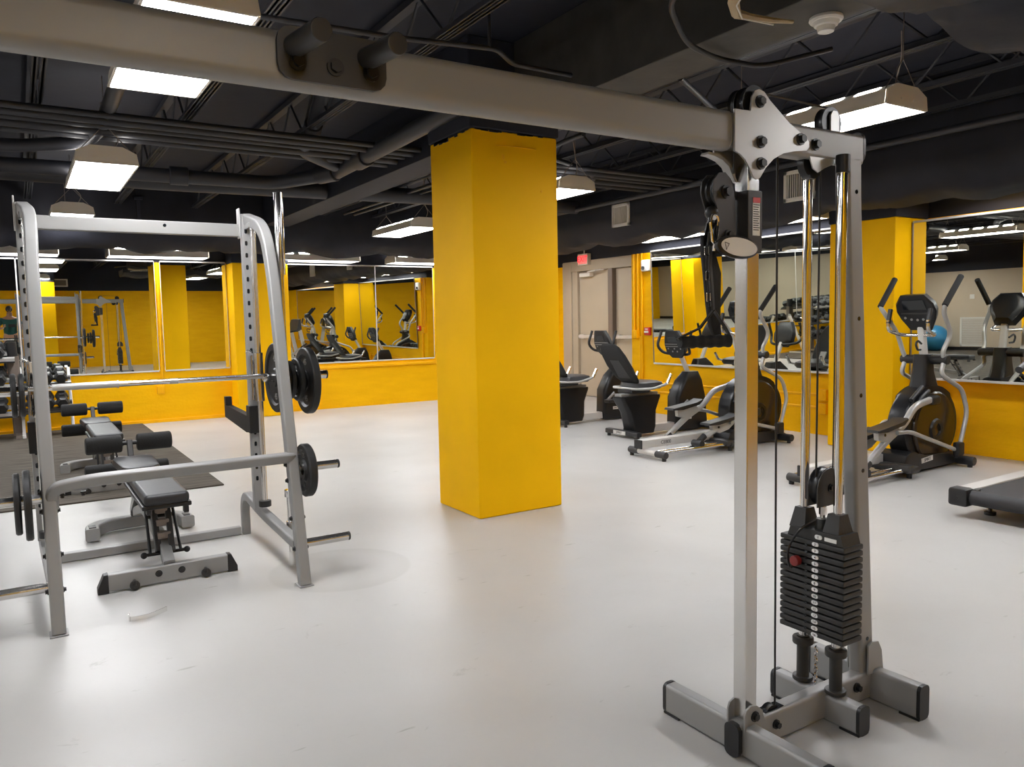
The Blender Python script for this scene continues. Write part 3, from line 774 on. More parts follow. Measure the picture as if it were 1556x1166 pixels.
    m = B(); m.tube([(1.80, CY + .016, 1.963), (2.165, CY, 1.953)], .0032, seg=8); m.build('steel_cable', M['dgrey'], cab)
    m = B(); m.tube([(1.752, CY + .006, 1.90), (1.748, CY + .004, 1.72)], .003, seg=8); m.build('steel_cable', M['dgrey'], cab)
    # selector pulley and stem
    m = B(); hs = [(2.108, .705)] + [(2.172 - .064 * cos(a), .762 + .064 * sin(a)) for a in [pi * k / 12 for k in range(13)]] + [(2.236, .705)]
    m.prism(hs, 'y', CY - .022, CY - .017, .001); m.prism(hs, 'y', CY + .014, CY + .019, .001); m.build('pulley_cheek', M['dgrey'], cab, split=True)
    m = B(); m.lathe([(-.015, 0), (-.015, .062), (-.006, .057), (.006, .057), (.015, .062), (.015, 0)], (2.170, CY - .001, .764), (0, 1, 0), 36); m.build('lifting_pulley', M['gloss'], cab)
    m = B(); bolt(m, (2.172, CY - .022, .762), (0, -1, 0), .010, .010); m.build('pulley_bolt', M['black'], cab)
    m = B(); m.cyl((2.165, CY, .655), (2.165, CY, .715), .008, seg=14); m.cyl((2.165, CY, .672), (2.165, CY, .698), .0125, seg=6); m.build('lifting_stem', M['chrome'], cab)
    # weight stack
    top = .594; n = 16; pt = .0212
    for k in range(n - 1):
        z1 = top - k * pt
        m = B(); m.box((2.112, CY - .115, z1 - pt + .0035), (2.212, CY + .125, z1), .005)
        m.build('stack_weight', M['plate'], cab)
        m = B(); m.rtube([(2.1105, CY - .012, z1 - pt / 2 + .001), (2.1128, CY - .012, z1 - pt / 2 + .001)], .024, .0125, .006, hint=(0, 1, 0)); lb = m.build('number_label', M['wlabel'], cab)
        if near:
            m = B(); m.text(str(k + 2), .0115, Matrix.Translation((2.1098, CY - .012, z1 - pt / 2 + .001)) @ FX, .0004); m.build('number', M['screen'], lb, smooth=0)
        m = B(); m.cyl((2.1112, CY + .022, z1 - pt + .0015), (2.1125, CY + .022, z1 - pt + .0015), .005, seg=10); m.build('pin_hole', M['screen'], cab)
    # head plate with two towers
    m = B(); m.prism([(CY - .108, top), (CY + .10, top), (CY + .09, top + .03), (CY + .086, top + .032), (CY - .098, top + .034)], 'x', 2.118, 2.206, .002)
    for y in (CY + .066, CY - .058):
        a, b = .030, .021
        m.loft([[(2.16 - a - .008, y - a, top + .028), (2.16 + a + .008, y - a, top + .028), (2.16 + a + .008, y + a, top + .028), (2.16 - a - .008, y + a, top + .028)], [(2.16 - b, y - b, top + .092), (2.16 + b, y - b, top + .092), (2.16 + b, y + b, top + .092), (2.16 - b, y + b, top + .092)]])
    m.cyl((2.165, CY, top + .03), (2.165, CY, top + .065), .024, .020, seg=18)
    m.build('head_weight', M['plate'], cab)
    m = B(); m.rtube([(2.1145, CY - .020, top + .015), (2.1175, CY - .020, top + .015)], .026, .014, .006, hint=(0, 1, 0)); lb = m.build('number_label', M['wlabel'], cab)
    if near:
        m = B(); m.text('1', .012, Matrix.Translation((2.1139, CY - .020, top + .015)) @ FX, .0004); m.build('number', M['screen'], lb, smooth=0)
        m = B(); m.box((2.1155, CY - .085, top + .008), (2.1178, CY - .042, top + .020)); q = m.build('warning_label', M['wlabel'], cab, smooth=0); q['label'] = 'small white and red warning strip'
    # selector pin with curled cord
    m = B(); m.cyl((2.105, CY + .048, .520), (2.083, CY + .048, .520), .017, seg=26, bev=.004); m.build('selector_pin_knob', M['redk'], cab)
    m = B(); m.cyl((2.115, CY + .048, .520), (2.10, CY + .048, .520), .006, seg=12); m.tube([(2.10, CY + .066, .516), (2.094, CY + .064, .512), (2.09, CY + .060, .508)], .004, seg=8); m.build('selector_pin', M['chrome'], cab)
    m = B(); m.tube([(2.15, CY + .014, .655), (2.125, CY + .028, .640), (2.10, CY + .035, .628), (2.092, CY + .062, .585), (2.090, CY + .078, .545), (2.088, CY + .072, .505), (2.090, CY + .062, .490), (2.092, CY + .060, .510)], .0042, .02, seg=8); m.build('pin_cord', M['black'], cab)
    # chain below the stack
    m = B()
    for k in range(9):
        z = .105 + k * .0145; c = (2.155, CY + .012, z)
        pts = [(c[0] + (0 if k % 2 else .005 * cos(a)), c[1] + (.005 * cos(a) if k % 2 else 0), c[2] + .010 * sin(a)) for a in [2 * pi * q / 10 for q in range(11)]]
        m.tube(pts, .0022, seg=6)
    m.build('chain', M['chrome'], cab)
    # sliding pulley carriage
    m = B(); m.box((1.770, CY - .030, 1.495), (1.830, CY + .030, 1.672), .003); m.build('carriage_sleeve', M['dgrey'], cab)
    m = B(); m.cyl((1.752, CY + .018, 1.50), (1.752, CY + .018, 1.655), .012, seg=16); m.box((1.742, CY + .004, 1.655), (1.80, CY + .032, 1.672), .003); m.box((1.742, CY + .004, 1.495), (1.80, CY + .032, 1.51), .003); m.build('swivel_hinge', M['dgrey'], cab)
    if near:
        m = B(); m.box((1.788, CY - .0315, 1.545), (1.818, CY - .0300, 1.652), .0); m.build('warning_label', M['wlabel'], cab, smooth=0)['label'] = 'pale warning label with a red header'
        m = B(); m.box((1.788, CY - .0325, 1.637), (1.818, CY - .0312, 1.652)); m.build('label_header', M['red'], cab, smooth=0)
        m = B()
        for k in range(12): m.box((1.790, CY - .0322, 1.630 - k * .0064), (1.816 - (k * 7 % 5) * .0016, CY - .0313, 1.6325 - k * .0064))
        m.build('label_text_lines', M['dgrey'], cab, smooth=0)
    ck = [(1.742 + .0, 1.50), (1.742, 1.60), (1.738, 1.655), (1.722, 1.702), (1.70, 1.718), (1.675, 1.715), (1.655, 1.695), (1.650, 1.665), (1.660, 1.635), (1.672, 1.61), (1.676, 1.585), (1.668, 1.56), (1.665, 1.535), (1.675, 1.51), (1.70, 1.495)]
    m = B(); m.prism(ck, 'y', CY - .010, CY - .005, .001); m.prism(ck, 'y', CY + .034, CY + .039, .001); m.build('pulley_cheek', M['dgrey'], cab, split=True)
    m = B()
    for dy in (.005, .024): m.lathe([(-.009, 0), (-.009, .046), (-.003, .041), (.003, .041), (.009, .046), (.009, 0)], (1.697, CY + dy, 1.668), (0, 1, 0), 36)
    m.lathe([(-.012, 0), (-.012, .036), (-.003, .031), (.003, .031), (.012, .036), (.012, 0)], (1.705, CY + .015, 1.55), (0, 1, 0), 32)
    m.build('carriage_pulley', M['gloss'], cab)
    m = B(); bolt(m, (1.70, CY - .010, 1.664), (0, -1, 0), .013, .016); bolt(m, (1.71, CY - .010, 1.545), (0, -1, 0), .010, .014); m.build('pulley_bolt', M['black'], cab, split=True)
    m = B(); m.ball((1.655, CY + .0, 1.605), .019, 16); m.cyl((1.655, CY, 1.60), (1.648, CY - .005, 1.575), .010, seg=12); m.build('cable_stopper', M['black'], cab)
tower(None, True)
tower(lambda c: (2 * CX - c[0], c[1], c[2]), False)
# pull up handles plate at the middle of the beam
m = MB(); m.sweep([(CX - .014, CY - .033, 1.838), (CX - .014, CY - .041, 1.838)], rrect(.10, .222, .028), hint=(0, 0, 1)); m.build('grip_plate', M['dgrey'], cab)
m = MB()
for dx in (-.075, .0, .075): bolt(m, (CX - .012 + dx, CY - .041, 1.822), (0, -1, 0), .012, .012)
m.build('plate_bolt', M['black'], cab, split=True)
for dx in (-.092, .056):
    m = MB(); m.cyl((CX + dx + .0, CY - .036, 1.850), (CX + dx + .012, CY - .165, 1.845), .0215, seg=24, bev=.003); m.build('grip_bar', M['dgrey'], cab)

# stirrup handle hanging from the carriage pulley
hd = thing('stirrup_handle', 'black foam grip handle hanging by straps from the cable pulley', 'cable handle', (1.70, CY + .02, 1.22))
m = MB(); c = (1.650, CY - .01, 1.56)
cc = (1.634, CY - .030, 1.560)
pts = [(cc[0] - .012, cc[1], cc[2] + .022), (cc[0] - .008, cc[1], cc[2] + .034), (cc[0] + .010, cc[1], cc[2] + .034), (cc[0] + .017, cc[1], cc[2] + .020), (cc[0] + .008, cc[1], cc[2] - .038), (cc[0] + .001, cc[1], cc[2] - .044), (cc[0] - .007, cc[1], cc[2] - .038), (cc[0] - .015, cc[1], cc[2] + .015), (cc[0] - .012, cc[1], cc[2] + .022)]
m.tube(pts, .0036, .006, seg=8); m.build('carabiner', M['chrome'], hd)
m = MB(); m.tube([(cc[0] - .002, cc[1] - .002, cc[2] + .026), (cc[0] + .020, cc[1] + .012, cc[2] + .034)], .0065, seg=10); m.tube([(cc[0] + .002, cc[1], cc[2] - .040), (cc[0] + .004, cc[1] + .006, cc[2] - .062)], .005, seg=8); m.build('swivel_ring', M['chrome'], hd, split=True)
m = MB()
S = (1.655, CY, 1.345)
def strap(m, pts, w, t, hint): m.sweep(pts, rrect(w, t, t * .3, 1), hint)
strap(m, [(1.646, CY - .006, 1.512), (1.640, CY - .01, 1.46), (1.645, CY - .012, 1.40), (1.654, CY - .008, 1.335)], .018, .004, (.8, .3, 0))
m.build('strap', M['black'], hd)
G0, G1 = Vv((1.562, CY + .03, 1.247)), Vv((1.712, CY - .014, 1.247))
m = MB(); strap(m, [(1.655, CY - .008, 1.335), (1.62, CY + .01, 1.285), G0 + Vv((-.008, 0, .01))], .016, .004, (.3, .9, 0)); m.build('strap', M['black'], hd)
m = MB(); strap(m, [(1.655, CY - .008, 1.335), (1.70, CY - .01, 1.285), G1 + Vv((.004, 0, .01))], .016, .004, (.3, .9, 0)); m.build('strap', M['dgrey'], hd)
m = MB(); d = (G1 - G0); nn = 22
m.sweepr([G0 + d * k / nn for k in range(nn + 1)], [.0165 + .0022 * (1 if k % 4 in (1, 2) else 0) for k in range(nn + 1)], 18); m.build('foam_grip', M['foam'], hd)
# ankle strap hanging behind it
an = thing('ankle_strap', 'black padded ankle strap with steel buckles hanging beside the chrome post', 'ankle strap', (1.68, CY, 1.30))
m = MB()
m.loft([[(1.650 + x * 1.0, CY + .02 + y, 1.545) for x, y in rrect(.030, .014, .006, 2)], [(1.664 + x, CY + .02 + y, 1.49) for x, y in rrect(.050, .02, .008, 2)], [(1.678 + x, CY + .02 + y, 1.44) for x, y in rrect(.062, .024, .010, 2)], [(1.684 + x, CY + .022 + y, 1.36) for x, y in rrect(.050, .022, .008, 2)], [(1.690 + x, CY + .022 + y, 1.29) for x, y in rrect(.040, .018, .006, 2)], [(1.700 + x, CY + .022 + y, 1.262) for x, y in rrect(.030, .014, .004, 2)]])
m.build('padded_band', M['foam'], an)
m = MB(); strap(m, [(1.648, CY + .002, 1.55), (1.640, CY + .002, 1.47), (1.646, CY + .002, 1.40), (1.655, CY + .006, 1.345)], .014, .004, (.8, .3, 0)); m.build('side_strap', M['black'], an)
m = MB()
for z in (1.50, 1.432, 1.372):
    x = 1.634 + (1.5 - z) * .06
    m.tube([(x - .006, CY - .002, z - .012), (x + .008, CY - .002, z - .012), (x + .008, CY - .002, z + .012), (x - .006, CY - .002, z + .012), (x - .006, CY - .002, z - .012)], .0022, .003, seg=6)
m.build('buckle', M['chrome'], an, split=True)
# oval pad
ov = thing('oval_foot_pad', 'oval pale grey pad with black rim and a triangle mark beside the chrome post', 'pad', (1.70, CY - .035, 1.46))
m = MB(); N = 40
def el(a, b, x, y, z, k=0.):
    return [(x + a * cos(2 * pi * i / N), y - .010 * cos(2 * pi * i / N), z + b * .74 * sin(2 * pi * i / N) - .006 * cos(2 * pi * i / N)) for i in range(N)]
m.loft([el(.066, .040, 1.700, CY - .042, 1.507), el(.070, .043, 1.700, CY - .048, 1.507), el(.070, .043, 1.700, CY - .056, 1.507), el(.062, .036, 1.700, CY - .060, 1.507)]); m.build('rim', M['black'], ov)
m = MB(); m.loft([el(.060, .034, 1.700, CY - .0595, 1.507), el(.060, .034, 1.700, CY - .0615, 1.507)]); m.build('pad_face', M['wlabel'], ov, smooth=0)
m = MB(); m.tube([(1.650, CY - .0545, 1.519), (1.664, CY - .057, 1.515), (1.655, CY - .0555, 1.499), (1.650, CY - .0545, 1.519)], .0009, seg=4); m.build('triangle_mark', M['dgrey'], ov)

# ------------------------------------------------------------------ weight rack (smith machine)
RX, LX = 1.157, .078
sm = thing('smith_machine', 'silver Smith machine weight rack with barbell on the left, benches inside it', 'weight rack', (.617, 4.4, 0))
def legy(z): return 3.83 + .212 * z
for side, (lx, ux) in enumerate(((RX, 1.11), (LX, .052))):
    s = 1 if side == 0 else -1
    m = MB(); m.rtube([(lx, legy(0), 0.004), (lx, legy(1.60), 1.60), (lx - .01 * s, 4.245, 1.84), (ux + .01, 4.50, 1.905)], .056, .062, .01, hint=(1, 0, 0), fil=.16); m.build('front_leg', M['silver'], sm)
    m = MB(); m.box((lx - .036, 3.79, 0), (lx + .036, 3.88, .006), .002); m.build('foot_plate', M['silver'], sm, smooth=0)
    m = MB(); m.rtube([(ux, 4.50, .27), (ux, 4.50, 1.93)], .048, .05, .005, hint=(1, 0, 0)); m.build('upright', M['silver'], sm)
    m = MB(); m.box((ux - .03, 4.505, 1.80), (ux - .022, 4.56, 1.965), .003); m.build('corner_plate', M['silver2'], sm)
    m = MB()
    for k in range(22):
        z = .45 + k * .066; m.sweep([(ux - .004, 4.4745, z), (ux - .004, 4.4733, z)], rrect(.026, .014, .006, 3), hint=(0, 0, 1))
    m.build('adjustment_hole', M['screen'], sm, split=True)
    m = MB(); m.cyl((ux + .014, 4.40, .33), (ux + .014, 4.40, 1.86), .0155, seg=18); m.build('guide_rod', M['brush'], sm)
    m = MB(); m.cyl((ux + .014, 4.40, .30), (ux + .014, 4.40, .335), .034, seg=20, bev=.004); m.build('rubber_stop', M['black'], sm)
    m = MB(); m.box((ux - .01, 4.38, 1.845), (ux + .035, 4.47, 1.875), .004); m.build('rod_bracket', M['silver'], sm)
    m = MB(); m.rtube([(lx, 5.02, .004), (lx - .01, 4.98, .20), (lx - .02, 4.86, .285), (lx - .022, 4.50, .245), (lx - .005, 3.90, .195)], .05, .055, .01, hint=(1, 0, 0), fil=.12); m.build('side_base', M['silver'], sm)
    # spotter arm
    m = MB(); m.box((ux - .034, 4.46, .71), (ux + .030, 4.535, .865), .004); m.prism([(4.53, .72), (4.53, .80), (5.10, .815), (5.10, .87), (5.14, .87), (5.14, .74), (4.60, .70)], 'x', ux - .022, ux + .016, .002)
    m.build('spotter_arm', M['black'], sm)
    # slider hook
    m = MB(); m.cyl((ux + .014, 4.40, .895), (ux + .014, 4.40, 1.165), .024, seg=18, bev=.003); m.build('slider_sleeve', M['chrome'], sm)
    m = MB(); m.tube([(ux - .012, 4.42, 1.165), (ux - .030, 4.44, 1.18), (ux - .036, 4.455, 1.165)], .006, .012, seg=8); m.box((ux - .018, 4.425, .90), (ux - .012, 4.445, 1.15), .001); m.build('locking_hook', M['brush'], sm)
    # pegs
    for z, L in ((.575, .24), (.195, .26)):
        y = legy(z) + (.02 if z > .4 else .03)
        m = MB(); m.cyl((lx + s * .02, y, z), (lx + s * L, y, z), .0225, seg=22); m.build('weight_peg', M['brush'], sm)
        m = MB(); m.cyl((lx + s * L, y, z), (lx + s * (L + .012), y, z), .0235, seg=22, bev=.004); m.build('peg_end_cap', M['black'], sm)
    m = MB()
    for y, z in ((legy(.23) - .033, .135), (legy(.3) - .035 - .006, .205)): bolt(m, (lx, y, z), (0, -1, 0), .016, .008)
    m.build('leg_bolt', M['dgrey'], sm, split=True)
    m = MB()
    for z in (.60, .52, .33, .18): 
        for q in (-1, 1): bolt(m, (lx + q * .028, legy(z) + .012, z), (q, 0, 0), .009, .012)
    m.build('leg_bolt', M['black'], sm, split=True)
m = MB(); m.rtube([(.05, 4.545, 1.845), (1.11, 4.545, 1.845)], .04, .07, .006, hint=(0, 1, 0)); m.build('top_crossbar', M['silver'], sm)
m = MB(); m.cyl((.70, 4.5255, 1.855), (.70, 4.524, 1.855), .009, seg=12); m.build('bar_hole', M['screen'], sm)
m = MB(); m.rtube([(.055, 5.02, .028), (1.12, 5.02, .028)], .05, .05, .006, hint=(0, 1, 0)); m.build('rear_floor_bar', M['silver'], sm)
m = MB(); m.rtube([(.088, 3.95, .53), (.088, 3.93, .62), (.24, 3.92, .642), (1.145, 3.945, .640), (1.19, 3.98, .635)], .045, .052, .012, hint=(0, 1, 0), fil=.09); m.build('front_crossbar', M['silver'], sm)
m = MB()
for x in (.128, .21): bolt(m, (x, 3.93, .595), (0, 0, -1), .008, .02)
m.build('crossbar_bolt', M['black'], sm, split=True)
ZB_ = 1.035; YB_ = 4.375
m = MB(); m.cyl((.03, YB_, ZB_), (1.14, YB_, ZB_), .0135, seg=18)
m.build('bar_shaft', M['brush'], sm)
m = MB(); m.cyl((.13, YB_, ZB_), (.42, YB_, ZB_), .0165, seg=18); m.cyl((.415, YB_, ZB_), (.42, YB_, ZB_), .0195, seg=18); m.cyl((.66, YB_, ZB_), (.70, YB_, ZB_), .015, seg=18)
m.build('bar_knurling', M['silver2'], sm)
for s, a, b in ((1, 1.14, 1.50), (-1, .03, -.33)):
    m = MB(); m.cyl((a, YB_ + .02, ZB_ - .01), (b, YB_ + .02, ZB_ - .01), .0235, seg=22); m.build('bar_sleeve', M['chrome'], sm)
    m = MB(); m.cyl((b, YB_ + .02, ZB_ - .01), (b + s * .01, YB_ + .02, ZB_ - .01), .0245, seg=22, bev=.003); m.build('sleeve_cap', M['black'], sm)
# standing barbell
sb = thing('olympic_barbell', 'chrome barbell stored upright behind the right leg of the rack', 'barbell', (1.207, 4.178, 0))
m = MB(); m.cyl((1.207, 4.178, .01), (1.207, 4.178, .40), .0235, seg=20); m.cyl((1.207, 4.178, 1.58), (1.207, 4.178, 2.01), .0235, seg=20); m.build('sleeve', M['chrome'], sb, split=True)
m = MB(); m.cyl((1.207, 4.178, .40), (1.207, 4.178, 1.58), .014, seg=16); m.build('shaft', M['chrome'], sb)
m = MB(); m.cyl((1.207, 4.178, .385), (1.207, 4.178, .425), .034, seg=22, bev=.003); m.cyl((1.207, 4.178, .20), (1.207, 4.178, .25), .031, seg=22, bev=.003); m.build('collar', M['chrome'], sb, split=True)

# weight plates
def wplate(r, t, label, loc, group=None, s=-1, txt='25', hub=.026):
    """plate lying in the YZ plane, lettered face towards s*X"""
    o = thing('weight_plate', label, 'weight plate', loc, group)
    h = t / 2
    prof = [(-h, hub), (-h, hub + .022), (-h * .45, hub + .030), (-h * .45, r * .74), (-h, r * .80), (-h, r - .006), (-h + .006, r), (h - .006, r), (h, r - .006), (h, r * .80), (h * .45, r * .74), (h * .45, hub + .030), (h, hub + .022), (h, hub)]
    m = MB(); m.lathe(prof, loc, (1, 0, 0), 48); m.build('disc', M['iron'], o)
    if txt:
        m = MB()
        RR = r * .55
        for a in (1, -1):
            m.text(txt, r * .26, Matrix.Translation((loc[0] + s * h * .46, loc[1], loc[2] + a * RR)) @ (FX if s < 0 else Matrix(((0, 0, 1, 0), (1, 0, 0, 0), (0, 1, 0, 0), (0, 0, 0, 1)))), .0015)
        m.build('raised_numbers', M['silver'], o, smooth=0, split=False)
    return o
YP, ZP = YB_ + .02, ZB_ - .01
wplate(.195, .036, 'large iron plate on the barbell, framed between the upright and the slanted leg', (1.222, YP + .01, ZP - .005), txt='45')
wplate(.108, .03, 'small iron plate on the barbell, the one nearest to the slanted leg', (1.288, YP, ZP - .02), txt='10')
wplate(.122, .03, 'small iron plate on the barbell, between the smallest one and the big outer plate', (1.335, YP, ZP - .02), txt='10')
wplate(.190, .042, 'large iron plate outermost on the right end of the barbell', (1.392, YP, ZP - .03), txt='45')
wplate(.138, .042, 'iron plate alone on the upper storage peg of the right leg', (1.232, legy(.575) + .02, .560), txt='25')
wplate(.105, .024, 'small iron plate on the left end of the barbell, close to the left leg', (.005, YP, ZP - .02), s=1, txt='10')
wplate(.105, .024, 'small iron plate on the left end of the barbell, the one farther out', (-.028, YP, ZP - .02), s=1, txt='10')
wplate(.155, .030, 'iron plate on the left leg storage peg, nearest to the leg', (-.002, legy(.575) + .02, .553), s=1, txt='25')
wplate(.135, .026, 'iron plate on the left leg storage peg, outer and slightly smaller', (-.040, legy(.575) + .02, .563), s=1, txt='25')

# ------------------------------------------------------------------ elliptical trainers (local: rear at x=0, machine faces +X)
def make_elliptical(label, ph=-1):
    t = thing('elliptical_trainer', label, 'elliptical trainer', (0, 0, 0))
    def P(name, m, mt, par=None, **k): return m.build(name, M[mt], par or t, **k)
    m = MB(); m.cyl((.04, -.14, .055), (.04, .14, .055), .026, seg=18); P('rear_stabilizer', m, 'alu')
    m = MB()
    for s in (-1, 1): m.cyl((.04, s * .12, .055), (.04, s * .25, .055), .032, seg=20, bev=.006)
    P('stabilizer_cap', m, 'dgrey', split=True)
    m = MB()
    for s in (-1, 1): m.cyl((.04, s * .22, 0), (.04, s * .22, .03), .02, seg=14)
    P('levelling_foot', m, 'black', split=True)
    m = MB(); m.box((.0, .03, .085), (.95, .13, .165), .012); q = P('main_rail', m, 'alu')
    m = MB(); m.text('CE800', .048, Matrix.Translation((.30, .0285, .125)) @ FY, .0008); P('lettering', m, 'dgrey', q, smooth=0)
    m = MB(); m.box((-.012, .028, .083), (.004, .132, .168), .006); P('rail_end_cap', m, 'black')
    for y in (-.20, -.12, .20):
        m = MB(); m.cyl((.05, y, .072), (.93, y, .072), .016, seg=16); P('roller_rail', m, 'chrome')
    m = MB(); m.box((.88, -.26, .045), (1.0, .26, .10), .022); m.box((.84, -.25, .05), (.93, -.07, .115), .02); P('rail_stop', m, 'dgrey')
    m = MB()
    for s in (-1, 1): m.cyl((.93, s * .2, 0), (.93, s * .2, .045), .020, seg=14)
    P('levelling_foot', m, 'black', split=True)
    # shroud: base, wheel housing, neck
    W = .085
    m = MB()
    m.prism([(.98, .02), (.97, .10), (1.0, .16), (1.07, .19), (1.16, .17), (1.25, .13), (1.75, .12), (1.88, .06), (1.88, .02)], 'y', -.14, .14, .015); P('base_cover', m, 'black')
    m = MB()
    wheel = [(1.45 + .40 * cos(a) * (1 if cos(a) > 0 else 1.0), .36 + .34 * sin(a)) for a in [2 * pi * k / 36 for k in range(36)]]
    m.prism(wheel, 'y', -W, W, .03); P('wheel_housing', m, 'gloss')
    m = MB(); m.lathe([(-.112, 0), (-.112, .285), (-.10, .30), (-.08, .305), (-.08, 0)], (1.46, 0, .35), (0, 1, 0), 48); m.lathe([(.112, 0), (.112, .285), (.10, .30), (.08, .305), (.08, 0)], (1.46, 0, .35), (0, 1, 0), 48)
    P('crank_disc', m, 'disc', split=True)
    m = MB(); m.lathe([(-.125, .055), (-.125, .085), (-.108, .10), (-.108, .05)], (1.46, 0, .33), (0, 1, 0), 36)
    for a in (20, 200):
        m.prism([(1.46 + r * cos(radians(a + q)), .33 + r * sin(radians(a + q))) for r, q in ((.03, -40), (.075, -30), (.08, 0), (.075, 30), (.03, 40))], 'y', -.118, -.11)
    P('hub_ring', m, 'gloss')
    m = MB(); m.loft([[(1.46 + x, y, .60) for x, y in rrect(.30, .18, .05)], [(1.45 + x, y, .70) for x, y in rrect(.22, .15, .04)], [(1.44 + x, y, .82) for x, y in rrect(.15, .13, .03)], [(1.44 + x, y, .96) for x, y in rrect(.13, .12, .03)]]); P('neck_cover', m, 'gloss')
    m = MB(); m.tube([(1.35, -.10, .66), (1.22, -.10, .60), (1.10, -.10, .45)], .022, .12); m.tube([(1.28, -.09, .70), (1.12, -.09, .60)], .018); P('cover_rib', m, 'black')
    m = MB(); m.rtube([(1.20, -.143, .098), (1.36, -.143, .112)], .006, .040, .002, hint=(0, 1, 0)); q = P('brand_badge', m, 'alu')
    m = MB(); m.text('SPIRIT', .036, Matrix.Translation((1.28, -.1466, .105)) @ Matrix.Rotation(radians(-5), 4, 'Y') @ FY, .0006); P('lettering', m, 'screen', q, smooth=0)
    m = MB(); m.cyl((1.74, -.29, .055), (1.74, .29, .055), .038, seg=20, bev=.01); P('front_stabilizer', m, 'black')
    m = MB()
    for s in (-1, 1): m.cyl((1.74, s * .25, 0), (1.74, s * .25, .03), .02, seg=14)
    P('levelling_foot', m, 'black', split=True)
    m = MB(); m.cyl((1.46, -.20, .915), (1.46, .20, .915), .038, seg=20, bev=.008); P('pivot_shaft', m, 'black')
    # mast and console
    m = MB(); m.rtube([(1.45, 0, .92), (1.40, 0, 1.20)], .06, .05, .015, hint=(0, 1, 0)); P('console_mast', m, 'alu')
    m = MB()
    R = Matrix.Rotation(radians(-28), 3, 'Y')
    def C(x, y, z): v = R @ Vv((x, y, z)); return (1.37 + v.x, v.y, 1.29 + v.z)
    fr = [(-.15, -.02), (-.17, .05), (-.16, .12), (-.10, .20), (.10, .20), (.16, .12), (.17, .05), (.15, -.02), (.09, -.13), (-.09, -.13)]
    m.loft([[C(-.03, y, z) for y, z in fr], [C(-.042, y * .94, z * .94) for y, z in fr]]); m.loft([[C(-.03, y, z) for y, z in fr], [C(.03, y * .9, z * .9) for y, z in fr], [C(.06, y * .6, z * .7) for y, z in fr]])
    q = P('console', m, 'gloss')
    m = MB(); m.loft([[C(-.043, y, z) for y, z in ((-.10, .07), (.10, .07), (.09, .16), (-.09, .16))], [C(-.046, y, z) for y, z in ((-.10, .07), (.10, .07), (.09, .16), (-.09, .16))]]); P('display', m, 'screen', q, smooth=0)
    m = MB()
    for y, z in ((-.10, -.005), (-.05, -.02), (0, -.025), (.05, -.02), (.10, -.005)): m.cyl(C(-.042, y, z), C(-.048, y, z), .010, seg=12)
    P('button', m, 'silver', q, split=True)
    m = MB(); m.loft([[C(-.043, y, z) for y, z in ((-.13, .03), (.13, .03), (.125, .045), (-.125, .045))], [C(-.0475, y, z) for y, z in ((-.13, .03), (.13, .03), (.125, .045), (-.125, .045))]]); P('trim_line', m, 'dgrey', q, smooth=0)
    # fixed handle
    m = MB(); m.tube([(1.20, .17, 1.25), (1.20, .17, 1.16), (1.36, .15, 1.12), (1.42, 0, 1.12), (1.36, -.15, 1.12), (1.20, -.17, 1.16), (1.20, -.17, 1.25)], .015, .06); P('fixed_handlebar', m, 'brush')
    m = MB()
    for s in (-1, 1): m.tube([(1.20, s * .17, 1.22), (1.23, s * .17, 1.34)], .018, seg=14)
    P('pulse_grip', m, 'black', split=True)
    m = MB(); m.tube([(1.37, -.02, 1.05), (1.30, -.03, 1.08), (1.27, -.03, 1.05), (1.30, -.03, 1.0), (1.36, -.02, 1.0)], .009, .02, seg=8); P('bottle_holder', m, 'black')
    # moving handles
    for s, dx in ((-1, 0), (1, -.10)):
        m = MB(); m.tube([(1.49 + dx, s * .25, 1.56), (1.30 + dx, s * .245, 1.36), (1.335 + dx, s * .22, 1.30), (1.49 + dx, s * .20, 1.13), (1.42, s * .17, .98), (1.46, s * .165, .915), (1.40, s * .17, .80), (1.70 - dx, s * .19, .66), (1.77 - dx, s * .20, .46), (1.66 - dx, s * .20, .17)], .0185, .07, seg=14); P('moving_arm', m, 'silver2')
        m = MB(); m.cyl((1.30 + dx, s * .245, 1.36), (1.52 + dx, s * .252, 1.60), .024, seg=18, bev=.006); P('foam_grip', m, 'foam')
        m = MB(); m.box((1.60 - dx, s * .20 - .03, .10), (1.70 - dx, s * .20 + .03, .22), .02); P('joint_boot', m, 'black')
        # link arm to pedal and crank arm
        hi = (s == ph)
        d = .0 if hi else .16; h = .0 if hi else -.13
        m = MB(); m.rtube([(.40 + d, s * .15, .125), (.58 + d, s * .15, .25 + h * .35), (.74 + d, s * .15, .345 + h * .7), (.93 + d * .7, s * .15, .42 + h), (1.06 + d * .5, s * .15, .56 + h * 1.2), (1.32, s * .15, .60 + h * 1.9)], .045, .052, .015, hint=(0, 1, 0), fil=.10); P('pedal_arm', m, 'silver2')
        m = MB(); m.box((1.28, s * .15 - .035, .555 + h * 1.9), (1.40, s * .15 + .035, .63 + h * 1.9), .02); P('crank_joint', m, 'black')
        m = MB(); m.tube([(.78 + d, s * .185, .375 + h * .8), (.95 + d * .6, s * .185, .37 + h * .6), (1.20, s * .185, .29 + h * .3), (1.62 - dx, s * .19, .155)], .017, .08); P('link_arm', m, 'silver2')
        m = MB(); m.prism([(.46 + d, .405 + h), (.47 + d, .425 + h), (.78 + d, .455 + h), (.86 + d, .49 + h), (.875 + d, .475 + h), (.82 + d, .435 + h), (.60 + d, .40 + h)], 'y', s * .16 - .065, s * .16 + .065, .006); P('foot_pedal', m, 'black')
